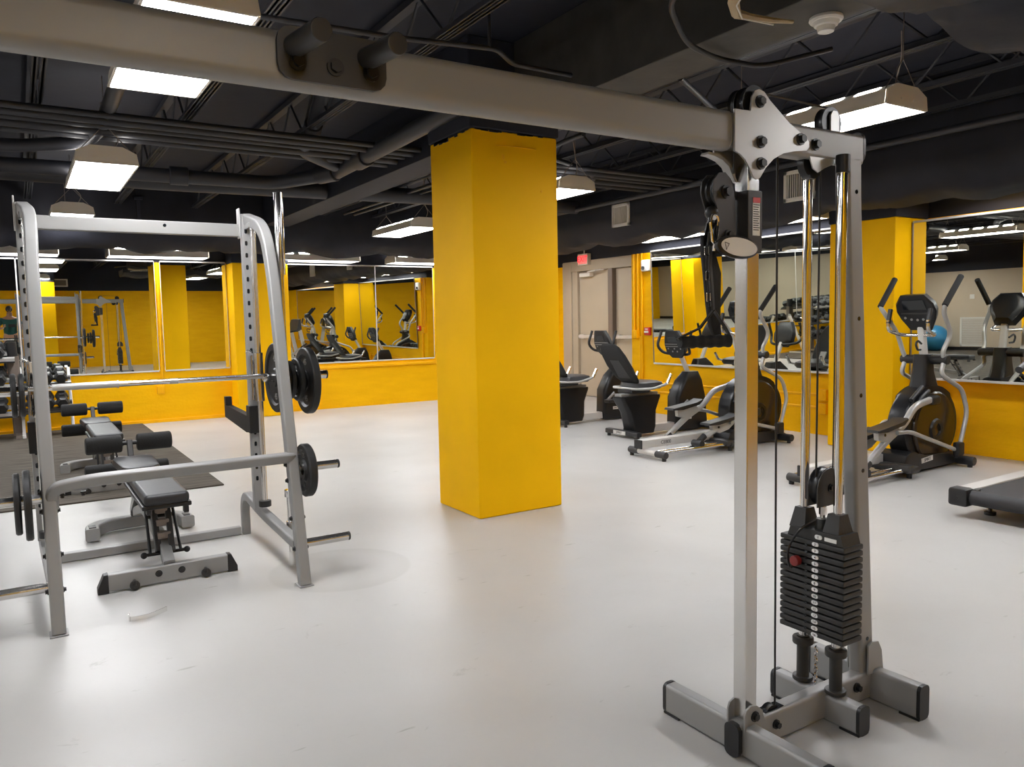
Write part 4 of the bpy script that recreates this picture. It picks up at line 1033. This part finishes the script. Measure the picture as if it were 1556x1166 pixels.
        m = MB(); m.prism([(.56 + d, .335 + h), (.55 + d, .405 + h), (.80 + d, .43 + h), (.86 + d, .385 + h), (.78 + d, .335 + h), (.66 + d, .31 + h)], 'y', s * .15 - .022, s * .15 + .022, .006); P('pedal_bracket', m, 'silver2')
        m = MB(); m.cyl((.64 + d, s * .15 + s * .022, .37 + h), (.64 + d, s * .15 + s * .025, .37 + h), .012, seg=12); P('pivot_hole', m, 'screen')
        m = MB(); m.cyl((.38 + d, s * .15 - .06, .105), (.38 + d, s * .15 + .06, .105), .035, seg=20, bev=.006); P('roller_wheel', m, 'black')
        m = MB(); m.rtube([(.38 + d, s * .15, .11), (.47 + d, s * .15, .17)], .055, .055, .02, hint=(0, 1, 0)); P('roller_boot', m, 'black')
    return t
e1 = make_elliptical('black and silver elliptical trainer in front of the yellow wall pillar, nearest to the treadmill')
e1.location = (4.98, 3.68, 0)
e2 = make_elliptical('black and silver elliptical trainer seen behind the chrome post, next to the recumbent bikes', 1)
e2.location = (4.88, 5.43, 0)

# ------------------------------------------------------------------ recumbent bikes
def make_bike(label):
    t = thing('recumbent_bike', label, 'exercise bike', (0, 0, 0))
    def P(name, m, mt, par=None, **k): return m.build(name, M[mt], par or t, **k)
    m = MB(); m.box((-.035, -.27, .03), (.035, .27, .085), .012); q = P('rear_stabilizer', m, 'black')
    m = MB(); m.box((-.041, -.08, .038), (-.034, .12, .078), .002); q2 = P('brand_plate', m, 'alu')
    FXm = FX
    m = MB(); m.text('SPIRIT', .036, Matrix.Translation((-.0415, .02, .058)) @ FXm, .0006); P('lettering', m, 'screen', q2, smooth=0)
    m = MB()
    for s in (-1, 1): m.cyl((0, s * .24, 0), (0, s * .24, .035), .02, seg=14)
    P('levelling_foot', m, 'black', split=True)
    m = MB(); m.loft([[(.22 + x, y, .035) for x, y in rrect(.34, .20, .05)], [(.24 + x, y, .10) for x, y in rrect(.36, .19, .05)], [(.22 + x, y, .28) for x, y in rrect(.42, .18, .05)], [(.20 + x, y, .43) for x, y in rrect(.56, .20, .04)], [(.20 + x, y, .455) for x, y in rrect(.56, .19, .04)]]); P('seat_pedestal', m, 'gloss')
    m = MB(); m.box((-.07, -.06, .455), (.46, .06, .485), .006); P('slide_rail', m, 'silver')
    m = MB(); m.box((.02, -.12, .485), (.30, .12, .535), .02); P('seat_carriage', m, 'black')
    m = MB(); m.loft([[(.28 + x, y, .53) for x, y in rrect(.36, .34, .10)], [(.27 + x, y, .56) for x, y in rrect(.42, .40, .12)], [(.27 + x, y, .60) for x, y in rrect(.40, .38, .12)], [(.26 + x, y, .615) for x, y in rrect(.32, .30, .10)]]); P('seat_cushion', m, 'vinyl')
    m = MB()
    br = []
    for h, w, dx, th in ((.0, .26, 0, .05), (.05, .34, -.01, .07), (.2, .40, -.02, .08), (.36, .38, -.015, .07), (.46, .30, .0, .05), (.49, .2, .012, .03)):
        x0 = .11 - h * .62 + dx; z0 = .60 + h * .88
        br.append([(x0 + a * .9, b, z0 - a * .4) for b, a in rrect(w, th, th * .45)])
    m.loft(br); P('backrest', m, 'fabric')
    m = MB(); m.loft([[(.045 + a, b, .66 + a * .4) for b, a in rrect(.20, .03, .01)], [(-.10 + a, b, .86 + a * .4) for b, a in rrect(.16, .03, .01)]]); P('backrest_shell', m, 'black')
    m = MB(); m.rtube([(.16, 0, .52), (.06, 0, .70)], .09, .025, .008, hint=(0, 1, 0)); P('backrest_bracket', m, 'silver')
    m = MB()
    m.tube([(.45, .27, .66), (.40, .27, .585), (.20, .25, .54), (.02, .20, .545), (.02, -.20, .545), (.20, -.25, .54), (.40, -.27, .585), (.45, -.27, .66)], .014, .06); P('seat_handlebar', m, 'silver2')
    m = MB()
    for s in (-1, 1): m.tube([(.40, s * .27, .585), (.46, s * .27, .69)], .018, seg=14)
    P('pulse_grip', m, 'brush', split=True)
    m = MB(); m.box((.38, -.05, .03), (.80, .05, .115), .012); P('frame_rail', m, 'alu')
    m = MB(); m.loft([[(.98 + x, y, .02) for x, y in rrect(.50, .16, .03)], [(.97 + x, y, .12) for x, y in rrect(.50, .19, .04)], [(.96 + x, y, .40) for x, y in rrect(.46, .20, .05)], [(.99 + x, y, .58) for x, y in rrect(.32, .18, .05)], [(1.02 + x, y, .68) for x, y in rrect(.18, .12, .04)]]); P('drive_housing', m, 'gloss')
    m = MB(); m.rtube([(.86, -.0985, .16), (.94, -.0985, .16)], .006, .038, .002, hint=(0, 1, 0)); q2 = P('brand_badge', m, 'alu')
    m = MB(); m.text('SPIRIT', .022, Matrix.Translation((.90, -.102, .16)) @ FY, .0006); P('lettering', m, 'screen', q2, smooth=0)
    for s in (-1, 1):
        m = MB(); m.rtube([(.86, s * .125, .36), (.86 + s * .12, s * .125, .36 + s * .09)], .02, .03, .006, hint=(0, 1, 0)); P('crank_arm', m, 'silver')
        m = MB(); m.box((.80 + s * .12, s * .19 - .055, .335 + s * .09), (.92 + s * .12, s * .19 + .055, .375 + s * .09), .01); P('pedal', m, 'black')
    m = MB(); m.cyl((1.20, -.27, .04), (1.20, .27, .04), .035, seg=18, bev=.008); P('front_stabilizer', m, 'black')
    m = MB(); m.rtube([(1.00, 0, .64), (.84, 0, .93)], .05, .045, .014, hint=(0, 1, 0)); P('console_mast', m, 'alu')
    R = Matrix.Rotation(radians(-20), 3, 'Y')
    def C(x, y, z): v = R @ Vv((x, y, z)); return (.80 + v.x, v.y * 1.22, .985 + v.z * 1.15)
    fr = [(-.13, .02), (-.11, .09), (-.075, .165), (.075, .165), (.11, .09), (.13, .02), (.12, -.07), (.06, -.125), (-.06, -.125), (-.12, -.07)]
    m = MB(); m.loft([[C(-.035, y * .93, z * .95) for y, z in fr], [C(-.02, y, z) for y, z in fr], [C(.025, y * .92, z * .9) for y, z in fr], [C(.055, y * .6, z * .6) for y, z in fr]]); q = P('console', m, 'black')
    m = MB(); m.loft([[C(x, y, z) for y, z in ((-.06, .05), (.06, .05), (.055, .11), (-.055, .11))] for x in (-.036, -.040)]); P('display', m, 'screen', q, smooth=0)
    m = MB()
    for y, z in ((-.08, -.02), (0, -.02), (.08, -.02), (-.03, -.05), (.03, -.05)): m.cyl(C(-.034, y, z), C(-.041, y, z), .009, seg=12)
    P('button', m, 'silver', q, split=True)
    m = MB()
    for z in (.0, .025): m.loft([[C(x, y, z + dz) for y, dz in ((-.11, 0), (.11, 0), (.11, .006), (-.11, .006))] for x in (-.034, -.039)])
    P('console_line', m, 'silver', q, smooth=0, split=True)
    m = MB(); m.tube([(.80, -.24, 1.15), (.74, -.25, .98), (.80, -.22, .90), (.87, -.1, .88), (.87, .1, .88), (.80, .22, .90), (.74, .25, .98), (.80, .24, 1.15)], .017, .06); P('console_handlebar', m, 'black')
    return t
b1 = make_bike('black recumbent exercise bike in the middle, its backrest turned to the camera')
b1.location = (5.56, 6.53, 0)
dup(b1, (5.56, 7.83, 0), None, 'black recumbent exercise bike farthest back, half hidden by the central yellow pillar')

# ------------------------------------------------------------------ treadmills
def make_treadmill(label):
    t = thing('treadmill', label, 'treadmill', (0, 0, 0))
    def P(name, m, mt, par=None, **k): return m.build(name, M[mt], par or t, **k)
    W = .40
    m = MB(); m.rtube([(.05, 0, .128), (1.45, 0, .150)], .54, .055, .02, hint=(0, 1, 0)); P('running_deck', m, 'black')
    m = MB(); m.cyl((.045, -.30, .132), (.045, .30, .132), .047, seg=26); m.box((.045, -.30, .170), (1.50, .30, .1745), .0); P('running_belt', m, 'belt')
    for s in (-1, 1):
        m = MB(); m.rtube([(.05, s * .355, .172), (1.50, s * .355, .178)], .10, .022, .006, hint=(0, 1, 0)); P('side_rail', m, 'alu')
        m = MB(); m.rtube([(.05, s * .375, .13), (1.45, s * .375, .135)], .05, .07, .01, hint=(0, 1, 0)); P('side_frame', m, 'black')
        m = MB(); m.box((-.025, s * .355 - .062, .075), (.075, s * .355 + .062, .192), .02); m.cyl((-.027, s * .355 + .0, .13), (-.022, s * .355, .13), .012, seg=12); P('rear_end_cap', m, 'black')
        m = MB(); m.box((.045, s * .285 - .02, .085), (.10, s * .285 + .02, .186), .012); P('roller_guard', m, 'dgrey')
        m = MB(); m.cyl((.22, s * .27, 0), (.22, s * .27, .022), .035, seg=18, bev=.004); m.cyl((.22, s * .27, .02), (.22, s * .27, .11), .012, seg=10); P('levelling_foot', m, 'black')
        m = MB(); m.cyl((1.42, s * .37 - .02, .04), (1.42, s * .37 + .02, .04), .04, seg=20, bev=.006); P('front_wheel', m, 'black')
        m = MB(); m.rtube([(1.55, s * .40, .12), (1.36, s * .40, 1.02)], .045, .10, .015, hint=(0, 1, 0)); q = P('upright_post', m, 'alu')
        m = MB(); m.text('SPIRIT', .085, Matrix.Translation((1.46, s * .40 + s * .0235, .62)) @ Matrix.Rotation(radians(-78 if s < 0 else 78), 4, 'Y') @ (FY if s < 0 else Matrix(((-1, 0, 0, 0), (0, 0, 1, 0), (0, 1, 0, 0), (0, 0, 0, 1)))), .0008); P('lettering', m, 'screen', q, smooth=0)
        m = MB(); m.tube([(1.36, s * .40, 1.02), (1.05, s * .40, .98), (.82, s * .40, .90)], .026, .08); P('handrail', m, 'black')
    m = MB(); m.loft([[(1.50, y, .12) for y in ()] or [(1.44, -.34, .13), (1.44, .34, .13), (1.44, .34, .20), (1.44, -.34, .20)], [(1.60, -.38, .06), (1.60, .38, .06), (1.60, .38, .30), (1.60, -.38, .30)], [(1.80, -.36, .05), (1.80, .36, .05), (1.80, .36, .24), (1.80, -.36, .24)], [(1.92, -.30, .06), (1.92, .30, .06), (1.92, .30, .14), (1.92, -.30, .14)]]); P('motor_hood', m, 'black')
    m = MB(); m.loft([[(1.28, y, z) for y, z in ((-.43, .98), (.43, .98), (.43, 1.03), (-.43, 1.03))], [(1.36, y, z) for y, z in ((-.40, 1.02), (.40, 1.02), (.34, 1.30), (-.34, 1.30))], [(1.42, y, z) for y, z in ((-.38, 1.04), (.38, 1.04), (.32, 1.32), (-.32, 1.32))]]); q = P('console', m, 'black')
    m = MB(); m.loft([[(x + (z - 1.1) * .29, y, z) for y, z in ((-.22, 1.10), (.22, 1.10), (.20, 1.25), (-.20, 1.25))] for x in (1.303, 1.310)]); P('display', m, 'screen', q, smooth=0)
    m = MB(); m.tube([(1.24, -.36, 1.0), (1.16, -.2, .99), (1.16, .2, .99), (1.24, .36, 1.0)], .022, .08); P('front_handlebar', m, 'black')
    return t
t1 = make_treadmill('treadmill with black belt and pale side rails at the right frame edge')
t1.location = (5.02, 2.27, 0)
dup(t1, (5.02, .95, 0), None, 'second treadmill outside the frame on the right, seen only in the mirrors')

# ------------------------------------------------------------------ benches with foam rollers
def make_bench(label):
    """local: near end at y=0 (transport beam), far end with rollers, seat along +Y, centre x=0"""
    t = thing('adjustable_bench', label, 'weight bench', (0, 0, 0))
    def P(name, m, mt, par=None, **k): return m.build(name, M[mt], par or t, **k)
    m = MB(); m.rtube([(-.285, 0, .052), (.285, 0, .052)], .05, .088, .008, hint=(0, 1, 0)); P('front_foot_beam', m, 'silver')
    for s in (-1, 1):
        m = MB(); m.prism([(s * .285, .002), (s * .285, .098), (s * .305, .096), (s * .335, .03), (s * .335, .002)], 'y', -.028, .028, .005); P('beam_end_cap', m, 'black')
        m = MB(); m.cyl((s * .17, -.052, .026), (s * .17, -.034, .026), .024, seg=20, bev=.004); m.box((s * .17 - .006, -.058, .016), (s * .17 + .006, -.024, .052), .002); m.cyl((s * .17, -.062, .026), (s * .17, -.050, .026), .008, seg=10); P('transport_wheel', m, 'dgrey')
    m = MB()
    for x in (-.055, .055): bolt(m, (x, -.025, .06), (0, -1, 0), .012, .006)
    P('beam_bolt', m, 'black', split=True)
    m = MB(); m.rtube([(0, 0, .09), (0, .12, .16), (0, .80, .235), (0, 1.25, .12)], .055, .06, .008, hint=(1, 0, 0), fil=.1); P('spine', m, 'silver')
    m = MB(); m.rtube([(-.275, 1.06, .05), (-.27, 1.18, .05), (-.19, 1.29, .05), (0, 1.31, .05), (.19, 1.29, .05), (.27, 1.18, .05), (.275, 1.06, .05)], .075, .08, .012, hint=(0, 0, 1), fil=.1); P('rear_base', m, 'silver')
    m = MB()
    for s in (-1, 1): m.box((s * .272 - .02, 1.08, .088), (s * .272 + .02, 1.15, .094), .002)
    P('base_pad', m, 'dgrey', split=True)
    m = MB(); m.prism([(1.28, .08), (1.28, .12), (1.02, .26), (.95, .40), (1.06, .40), (1.12, .28), (1.34, .12), (1.34, .08)], 'x', -.035, .035, .004); P('seat_support', m, 'silver')
    m = MB(); bolt(m, (-.08, 1.275, .055), (0, -1, 0), .016, .008); P('base_bolt', m, 'black')
    # ladder strut under the backrest
    m = MB()
    for s in (-1, 1): m.tube([(s * .065, .30, .395), (s * .075, .10, .13)], .008, seg=8)
    m.tube([(-.065, .24, .30), (.065, .24, .30)], .012, seg=8); m.tube([(-.10, .10, .13), (.10, .10, .13)], .009, seg=8)
    P('support_strut', m, 'black')
    m = MB()
    for s in (-1, 1): m.ball((s * .105, .10, .13), .017, 12)
    P('strut_knob', m, 'black', split=True)
    m = MB(); m.rtube([(-.045, .25, .38), (-.035, .22, .36), (-.035, .10, .14)], .03, .03, .004, hint=(1, 0, 0)); m.rtube([(.035, .22, .36), (.03, .08, .14)], .03, .03, .004, hint=(1, 0, 0))
    m.bm.free() if False else P('ladder_rail', m, 'dgrey', split=True)
    m = MB()
    for k, z in enumerate((.20, .26, .32)): m.box((-.032, .115 + k * .035, z), (.032, .165 + k * .035, z + .035), .004)
    P('ladder_step', m, 'greyd', split=True)
    # pads
    m = MB(); m.box((-.108, -.06, .415), (.108, .80, .475), .022, seg=3); P('back_pad', m, 'vinyl')
    m = MB(); m.box((-.118, -.045, .395), (.118, .74, .418), .006); m.box((.075, -.065, .365), (.10, -.025, .40), .004); m.box((-.10, -.065, .375), (-.075, -.025, .40), .004); P('pad_backing', m, 'black')
    m = MB(); m.prism([(-.075, .88), (-.11, .93), (-.125, 1.30), (-.10, 1.37), (.10, 1.37), (.125, 1.30), (.11, .93), (.075, .88)], 'z', .42, .475, .02); P('seat_pad', m, 'vinyl')
    # rollers
    m = MB(); m.rtube([(0, 1.34, .25), (0, 1.47, .56)], .035, .045, .006, hint=(1, 0, 0)); m.rtube([(0, 1.36, .20), (0, 1.66, .33)], .035, .045, .006, hint=(1, 0, 0)); P('roller_post', m, 'dgrey')
    for y, z in ((1.47, .545), (1.66, .33)):
        m = MB(); m.cyl((-.25, y, z), (.25, y, z), .013, seg=12); P('roller_axle', m, 'black')
        for s in (-1, 1):
            m = MB(); m.cyl((s * .045, y, z), (s * .262, y, z), .058, seg=26, bev=.014); P('foam_roller', m, 'foam')
    return t
w1 = make_bench('adjustable bench inside the weight rack, nearest one, with its transport wheels towards the camera')
w1.location = (.597, 4.30, 0)
dup(w1, (.575, 7.0, 0), None, 'adjustable bench farther back on the wood look mat')

# ------------------------------------------------------------------ mat, racks, dumbbells
m = MB(); m.box((-7.95, 11.62, .0), (-5.25, 14.4, .012), .003); tag(m.build('floor_mat', M['mat']), 'dark wood look mat in the beige alcove, seen in the right mirror', 'floor mat')
m = MB(); m.box((-7.95, 6.66, .0), (1.375, 11.60, .012), .003); tag(m.build('floor_mat', M['mat']), 'dark wood look rubber mat under the benches by the far left wall', 'floor mat')
m = MB()
cv = fillet([(.352, 3.812, 0), (.366, 3.800, 0), (.430, 3.795, 0), (.515, 3.852, 0)], .03, 6)
m.loft([[(p.x, p.y, .001 + z) if i < 2 else (p.x - .002, p.y + .002, .001 + z) for i, z in enumerate((0, .022, .022, 0))] for p in cv])
m.box((.349, 3.808, .0), (.353, 3.826, .034), .001)
tag(m.build('metal_strap', M['chrome']), 'small bent strip of shiny metal lying on the floor in front of the rack', 'metal strip')

def dumbbell(label, group):
    t = thing('hex_dumbbell', label, 'dumbbell', (0, 0, 0), group)
    m = MB()
    for s in (-1, 1):
        pr = []
        for y, k in ((.055, .62), (.075, 1), (.155, 1), (.175, .72)):
            pr.append([(.072 * k * cos(radians(60 * q)), s * y, .0624 + .072 * k * sin(radians(60 * q))) for q in range(6)])
        m.loft(pr)
    m.build('hex_head', M['iron'], t, smooth=0, split=True)
    m = MB(); m.cyl((0, -.07, .0624), (0, .07, .0624), .015, seg=12); m.build('handle', M['chrome'], t)
    return t
def rack(x0, x1, tiers, post, label, tray, yb=11.40, panel=False):
    t = thing('dumbbell_rack', label, 'dumbbell rack', ((x0 + x1) / 2, 11.2, 0))
    zt = max(z for z, _ in tiers)
    for x in (x0 + .03, x1 - .03):
        m = MB()
        if panel: m.rtube([(x + .01, 11.36, 0.012), (x - .01, 11.36, zt - .03)], .13, .10, .02, hint=(1, 0, 0)); m.box((x - .03, 10.95, .012), (x + .03, 11.5, .05), .004)
        else: m.rtube([(x, 11.05, .012), (x, 11.42, zt + .12)], .035, .06, .006, hint=(1, 0, 0)); m.box((x - .02, 10.98, .012), (x + .02, 11.45, .05), .004)
        m.build('rack_leg', M[post], t)
        if panel:
            m = MB(); m.rtube([(x - .01, 11.36, zt - .03), (x - .02, 11.36, zt + .14)], .11, .10, .03, hint=(1, 0, 0)); m.build('post_cap', M['black'], t)
    for z, y in tiers:
        m = MB()
        for dy, dz in ((-.10, -.03), (.10, .03)): m.prism([(y + dy - .03, z + dz - .05), (y + dy - .03, z + dz - .015), (y + dy + .03, z + dz), (y + dy + .03, z + dz - .012), (y + dy - .02, z + dz - .028), (y + dy - .02, z + dz - .05)], 'x', x0 + .02, x1 - .02)
        m.build('tray', M[tray], t, split=True)
        m = MB(); m.box((x0 + .02, y - .145, z - .10), (x1 - .02, y + .10, z - .083)); m.build('shelf', M['black'], t)
    return t
rack(-.02, .56, ((.70, 11.20), (.40, 11.08)), 'white', 'two tier dumbbell rack with white legs on the mat by the far wall', 'dgrey')
rack(-1.95, -.015, ((1.02, 11.26), (.70, 11.16), (.38, 11.04)), 'greyd', 'three tier dumbbell rack with dark grey posts at the left frame edge', 'silver2', panel=True)
rack(-3.95, -2.05, ((.70, 11.20), (.40, 11.08)), 'silver', 'long two tier dumbbell rack left of the frame, seen only in the mirror', 'dgrey')
db = dumbbell('black hex dumbbell on the upper tier of the white legged rack', 'dumbbells on the upper tier of the white legged rack')
db.rotation_euler = (radians(14), 0, 0)
first = True
for (xs, y, z, lb, gp) in (
    ([.12, .28, .43], 11.20, .695, 'black hex dumbbell on the upper tier of the white legged rack', 'dumbbells on the upper tier of the white legged rack'),
    ([.12, .28, .43], 11.08, .395, 'black hex dumbbell on the lower tier of the white legged rack', 'dumbbells on the lower tier of the white legged rack'),
    ([-.20 - .19 * k for k in range(9)], 11.26, 1.015, 'black hex dumbbell on the top tier of the dark grey rack', 'dumbbells on the top tier of the dark grey rack'),
    ([-.20 - .19 * k for k in range(9)], 11.16, .695, 'black hex dumbbell on the middle tier of the dark grey rack', 'dumbbells on the middle tier of the dark grey rack'),
    ([-.20 - .19 * k for k in range(9)], 11.04, .375, 'black hex dumbbell on the bottom tier of the dark grey rack', 'dumbbells on the bottom tier of the dark grey rack'),
    ([-2.2 - .18 * k for k in range(10)], 11.20, .695, 'black hex dumbbell on the upper tier of the long rack outside the frame', 'dumbbells on the upper tier of the long outside rack'),
    ([-2.2 - .18 * k for k in range(10)], 11.08, .395, 'black hex dumbbell on the lower tier of the long rack outside the frame', 'dumbbells on the lower tier of the long outside rack')):
    for k, x in enumerate(xs):
        if first: o = db; first = False; o.location = (x, y, z)
        else: o = dup(db, (x, y, z), None, lb, group=gp)
        o.rotation_euler = (radians(14), 0, 0)

# things only the mirrors show
m = MB(); m.ball((-7.5, 12.1, .36), .36, 40); tag(m.build('exercise_ball', M['blue']), 'blue exercise ball by the beige wall, seen in the right mirror', 'exercise ball')
t = thing('return_air_grille', 'white louvred return grille low on the beige wall, seen in the right mirror', 'air vent', (XL + .01, 11.3, .12))
m = MB()
for a in ((10.97, .12, 11.67, .17), (10.97, .87, 11.67, .92), (10.97, .12, 11.02, .92), (11.62, .12, 11.67, .92)): m.box((XL, a[0], a[1]), (XL + .02, a[2], a[3]))
m.build('frame', M['white'], t, smooth=0)
m = MB()
for k in range(24): m.box((XL + .002, 11.02, .18 + k * .029), (XL + .014, 11.62, .195 + k * .029))
m.build('louvres', M['white'], t, smooth=0)
m = MB(); m.box((XL, 11.3, 1.42), (XL + .02, 11.42, 1.54), .004); tag(m.build('thermostat', M['white']), 'small white wall plate on the beige wall, seen in the right mirror', 'wall plate')

# photographer behind the camera (seen in the far left mirror)
def person():
    t = thing('person', 'person in teal t-shirt and dark trousers holding up a phone, seen in mirrors', 'person', (-.12, -.42, 0))
    def skin(name, V, E, rad, mt, sub=2, root=0):
        me = bpy.data.meshes.new(name); me.from_pydata([Vv(v) for v in V], E, [])
        o = bpy.data.objects.new(name, me); COL.objects.link(o)
        md = o.modifiers.new('skin', 'SKIN'); md.use_smooth_shade = True
        for v, r in zip(me.skin_vertices[0].data, rad): v.radius = (r, r) if not isinstance(r, tuple) else r; v.use_root = False
        me.skin_vertices[0].data[root].use_root = True
        s2 = o.modifiers.new('sub', 'SUBSURF'); s2.levels = sub; s2.render_levels = sub
        me.materials.append(M[mt]); o.parent = t
        return o
    # body: pelvis, spine, neck, head, arms raised to the phone, legs
    V = [(0, 0, .95), (0, 0, 1.12), (0, .01, 1.30), (0, .0, 1.42), (0, .02, 1.50), (0, .05, 1.62),
         (-.18, .0, 1.40), (-.27, .08, 1.17), (-.14, .29, 1.20), (.18, .0, 1.40), (.27, .08, 1.17), (.20, .29, 1.22),
         (-.10, 0, .90), (-.12, .02, .50), (-.13, -.02, .09), (-.14, .14, .045), (.10, 0, .90), (.12, .02, .50), (.13, -.02, .09), (.14, .14, .045)]
    E = [(0, 1), (1, 2), (2, 3), (3, 4), (4, 5), (3, 6), (6, 7), (7, 8), (3, 9), (9, 10), (10, 11), (0, 12), (12, 13), (13, 14), (14, 15), (0, 16), (16, 17), (17, 18), (18, 19)]
    R = [(.14, .10), (.13, .09), (.15, .10), (.12, .08), .05, .085, .055, .042, .028, .055, .042, .028, .085, .06, .045, .035, .085, .06, .045, .035]
    skin('body', V, E, R, 'skin')
    skin('t_shirt', [(0, 0, .98), (0, 0, 1.12), (0, .01, 1.30), (0, .0, 1.41), (-.18, .0, 1.395), (-.245, .05, 1.25), (.18, .0, 1.395), (.245, .05, 1.25)], [(0, 1), (1, 2), (2, 3), (3, 4), (4, 5), (3, 6), (6, 7)], [(.165, .125), (.155, .115), (.175, .125), (.13, .095), .072, .062, .072, .062], 'teal')
    skin('trousers', [(0, 0, .98), (0, 0, .93), (-.10, 0, .86), (-.12, .02, .50), (-.13, -.02, .12), (.10, 0, .86), (.12, .02, .50), (.13, -.02, .12)], [(0, 1), (1, 2), (2, 3), (3, 4), (1, 5), (5, 6), (6, 7)], [(.158, .12), (.16, .12), .105, .08, .065, .105, .08, .065], 'denim')
    skin('hair', [(0, -.01, 1.60), (0, .02, 1.70), (0, .06, 1.735)], [(0, 1), (1, 2)], [.085, .085, .05], 'hair')
    m = MB(xf=lambda c: (c[0] - .12, c[1] - .42, c[2]))
    m.ball((0, .135, 1.615), .014, 10)
    for s in (-1, 1): m.ball((s * .032, .122, 1.64), .010, 8)
    m.ball((0, .128, 1.575), .018, 10, (1.4, .5, .4)); m.build('face', M['skin'], t)
    for s, bx in ((-1, (-.14, .29, 1.20)), (1, (.20, .29, 1.22))):
        for k in range(4):
            a = (bx[0] + s * -.005, bx[1] + .02, bx[2] + .015 + k * .018)
            skin('finger', [a, (a[0] - s * .02, a[1] + .045, a[2] + .01), (a[0] - s * .05, a[1] + .05, a[2] + .012)], [(0, 1), (1, 2)], [.009, .008, .007], 'skin', 1)
        skin('thumb', [(bx[0], bx[1], bx[2] + .01), (bx[0] - s * .03, bx[1] + .0, bx[2] + .05)], [(0, 1)], [.011, .008], 'skin', 1)
    return t
person()
m = MB(); m.box((-.155, -.085, 1.215), (-.003, -.077, 1.29), .004); tag(m.build('mobile_phone', M['black']), 'black phone held up by the person behind the camera', 'phone')


# ------------------------------------------------------------------ world and view
w = bpy.data.worlds.new('world'); sc.world = w; w.use_nodes = True
w.node_tree.nodes['Background'].inputs[0].default_value = (.05, .05, .055, 1)
w.node_tree.nodes['Background'].inputs[1].default_value = .3
sc.view_settings.view_transform = 'Standard'; sc.view_settings.look = 'None'
sc.view_settings.gamma = 1; sc.view_settings.use_curve_mapping = False
sc.view_settings.exposure = 0.85
cy = sc.cycles
cy.use_denoising = True
cy.max_bounces = 10; cy.diffuse_bounces = 4; cy.glossy_bounces = 8
cy.caustics_reflective = False; cy.caustics_refractive = False
cy.sample_clamp_indirect = 6
cy.use_light_tree = True
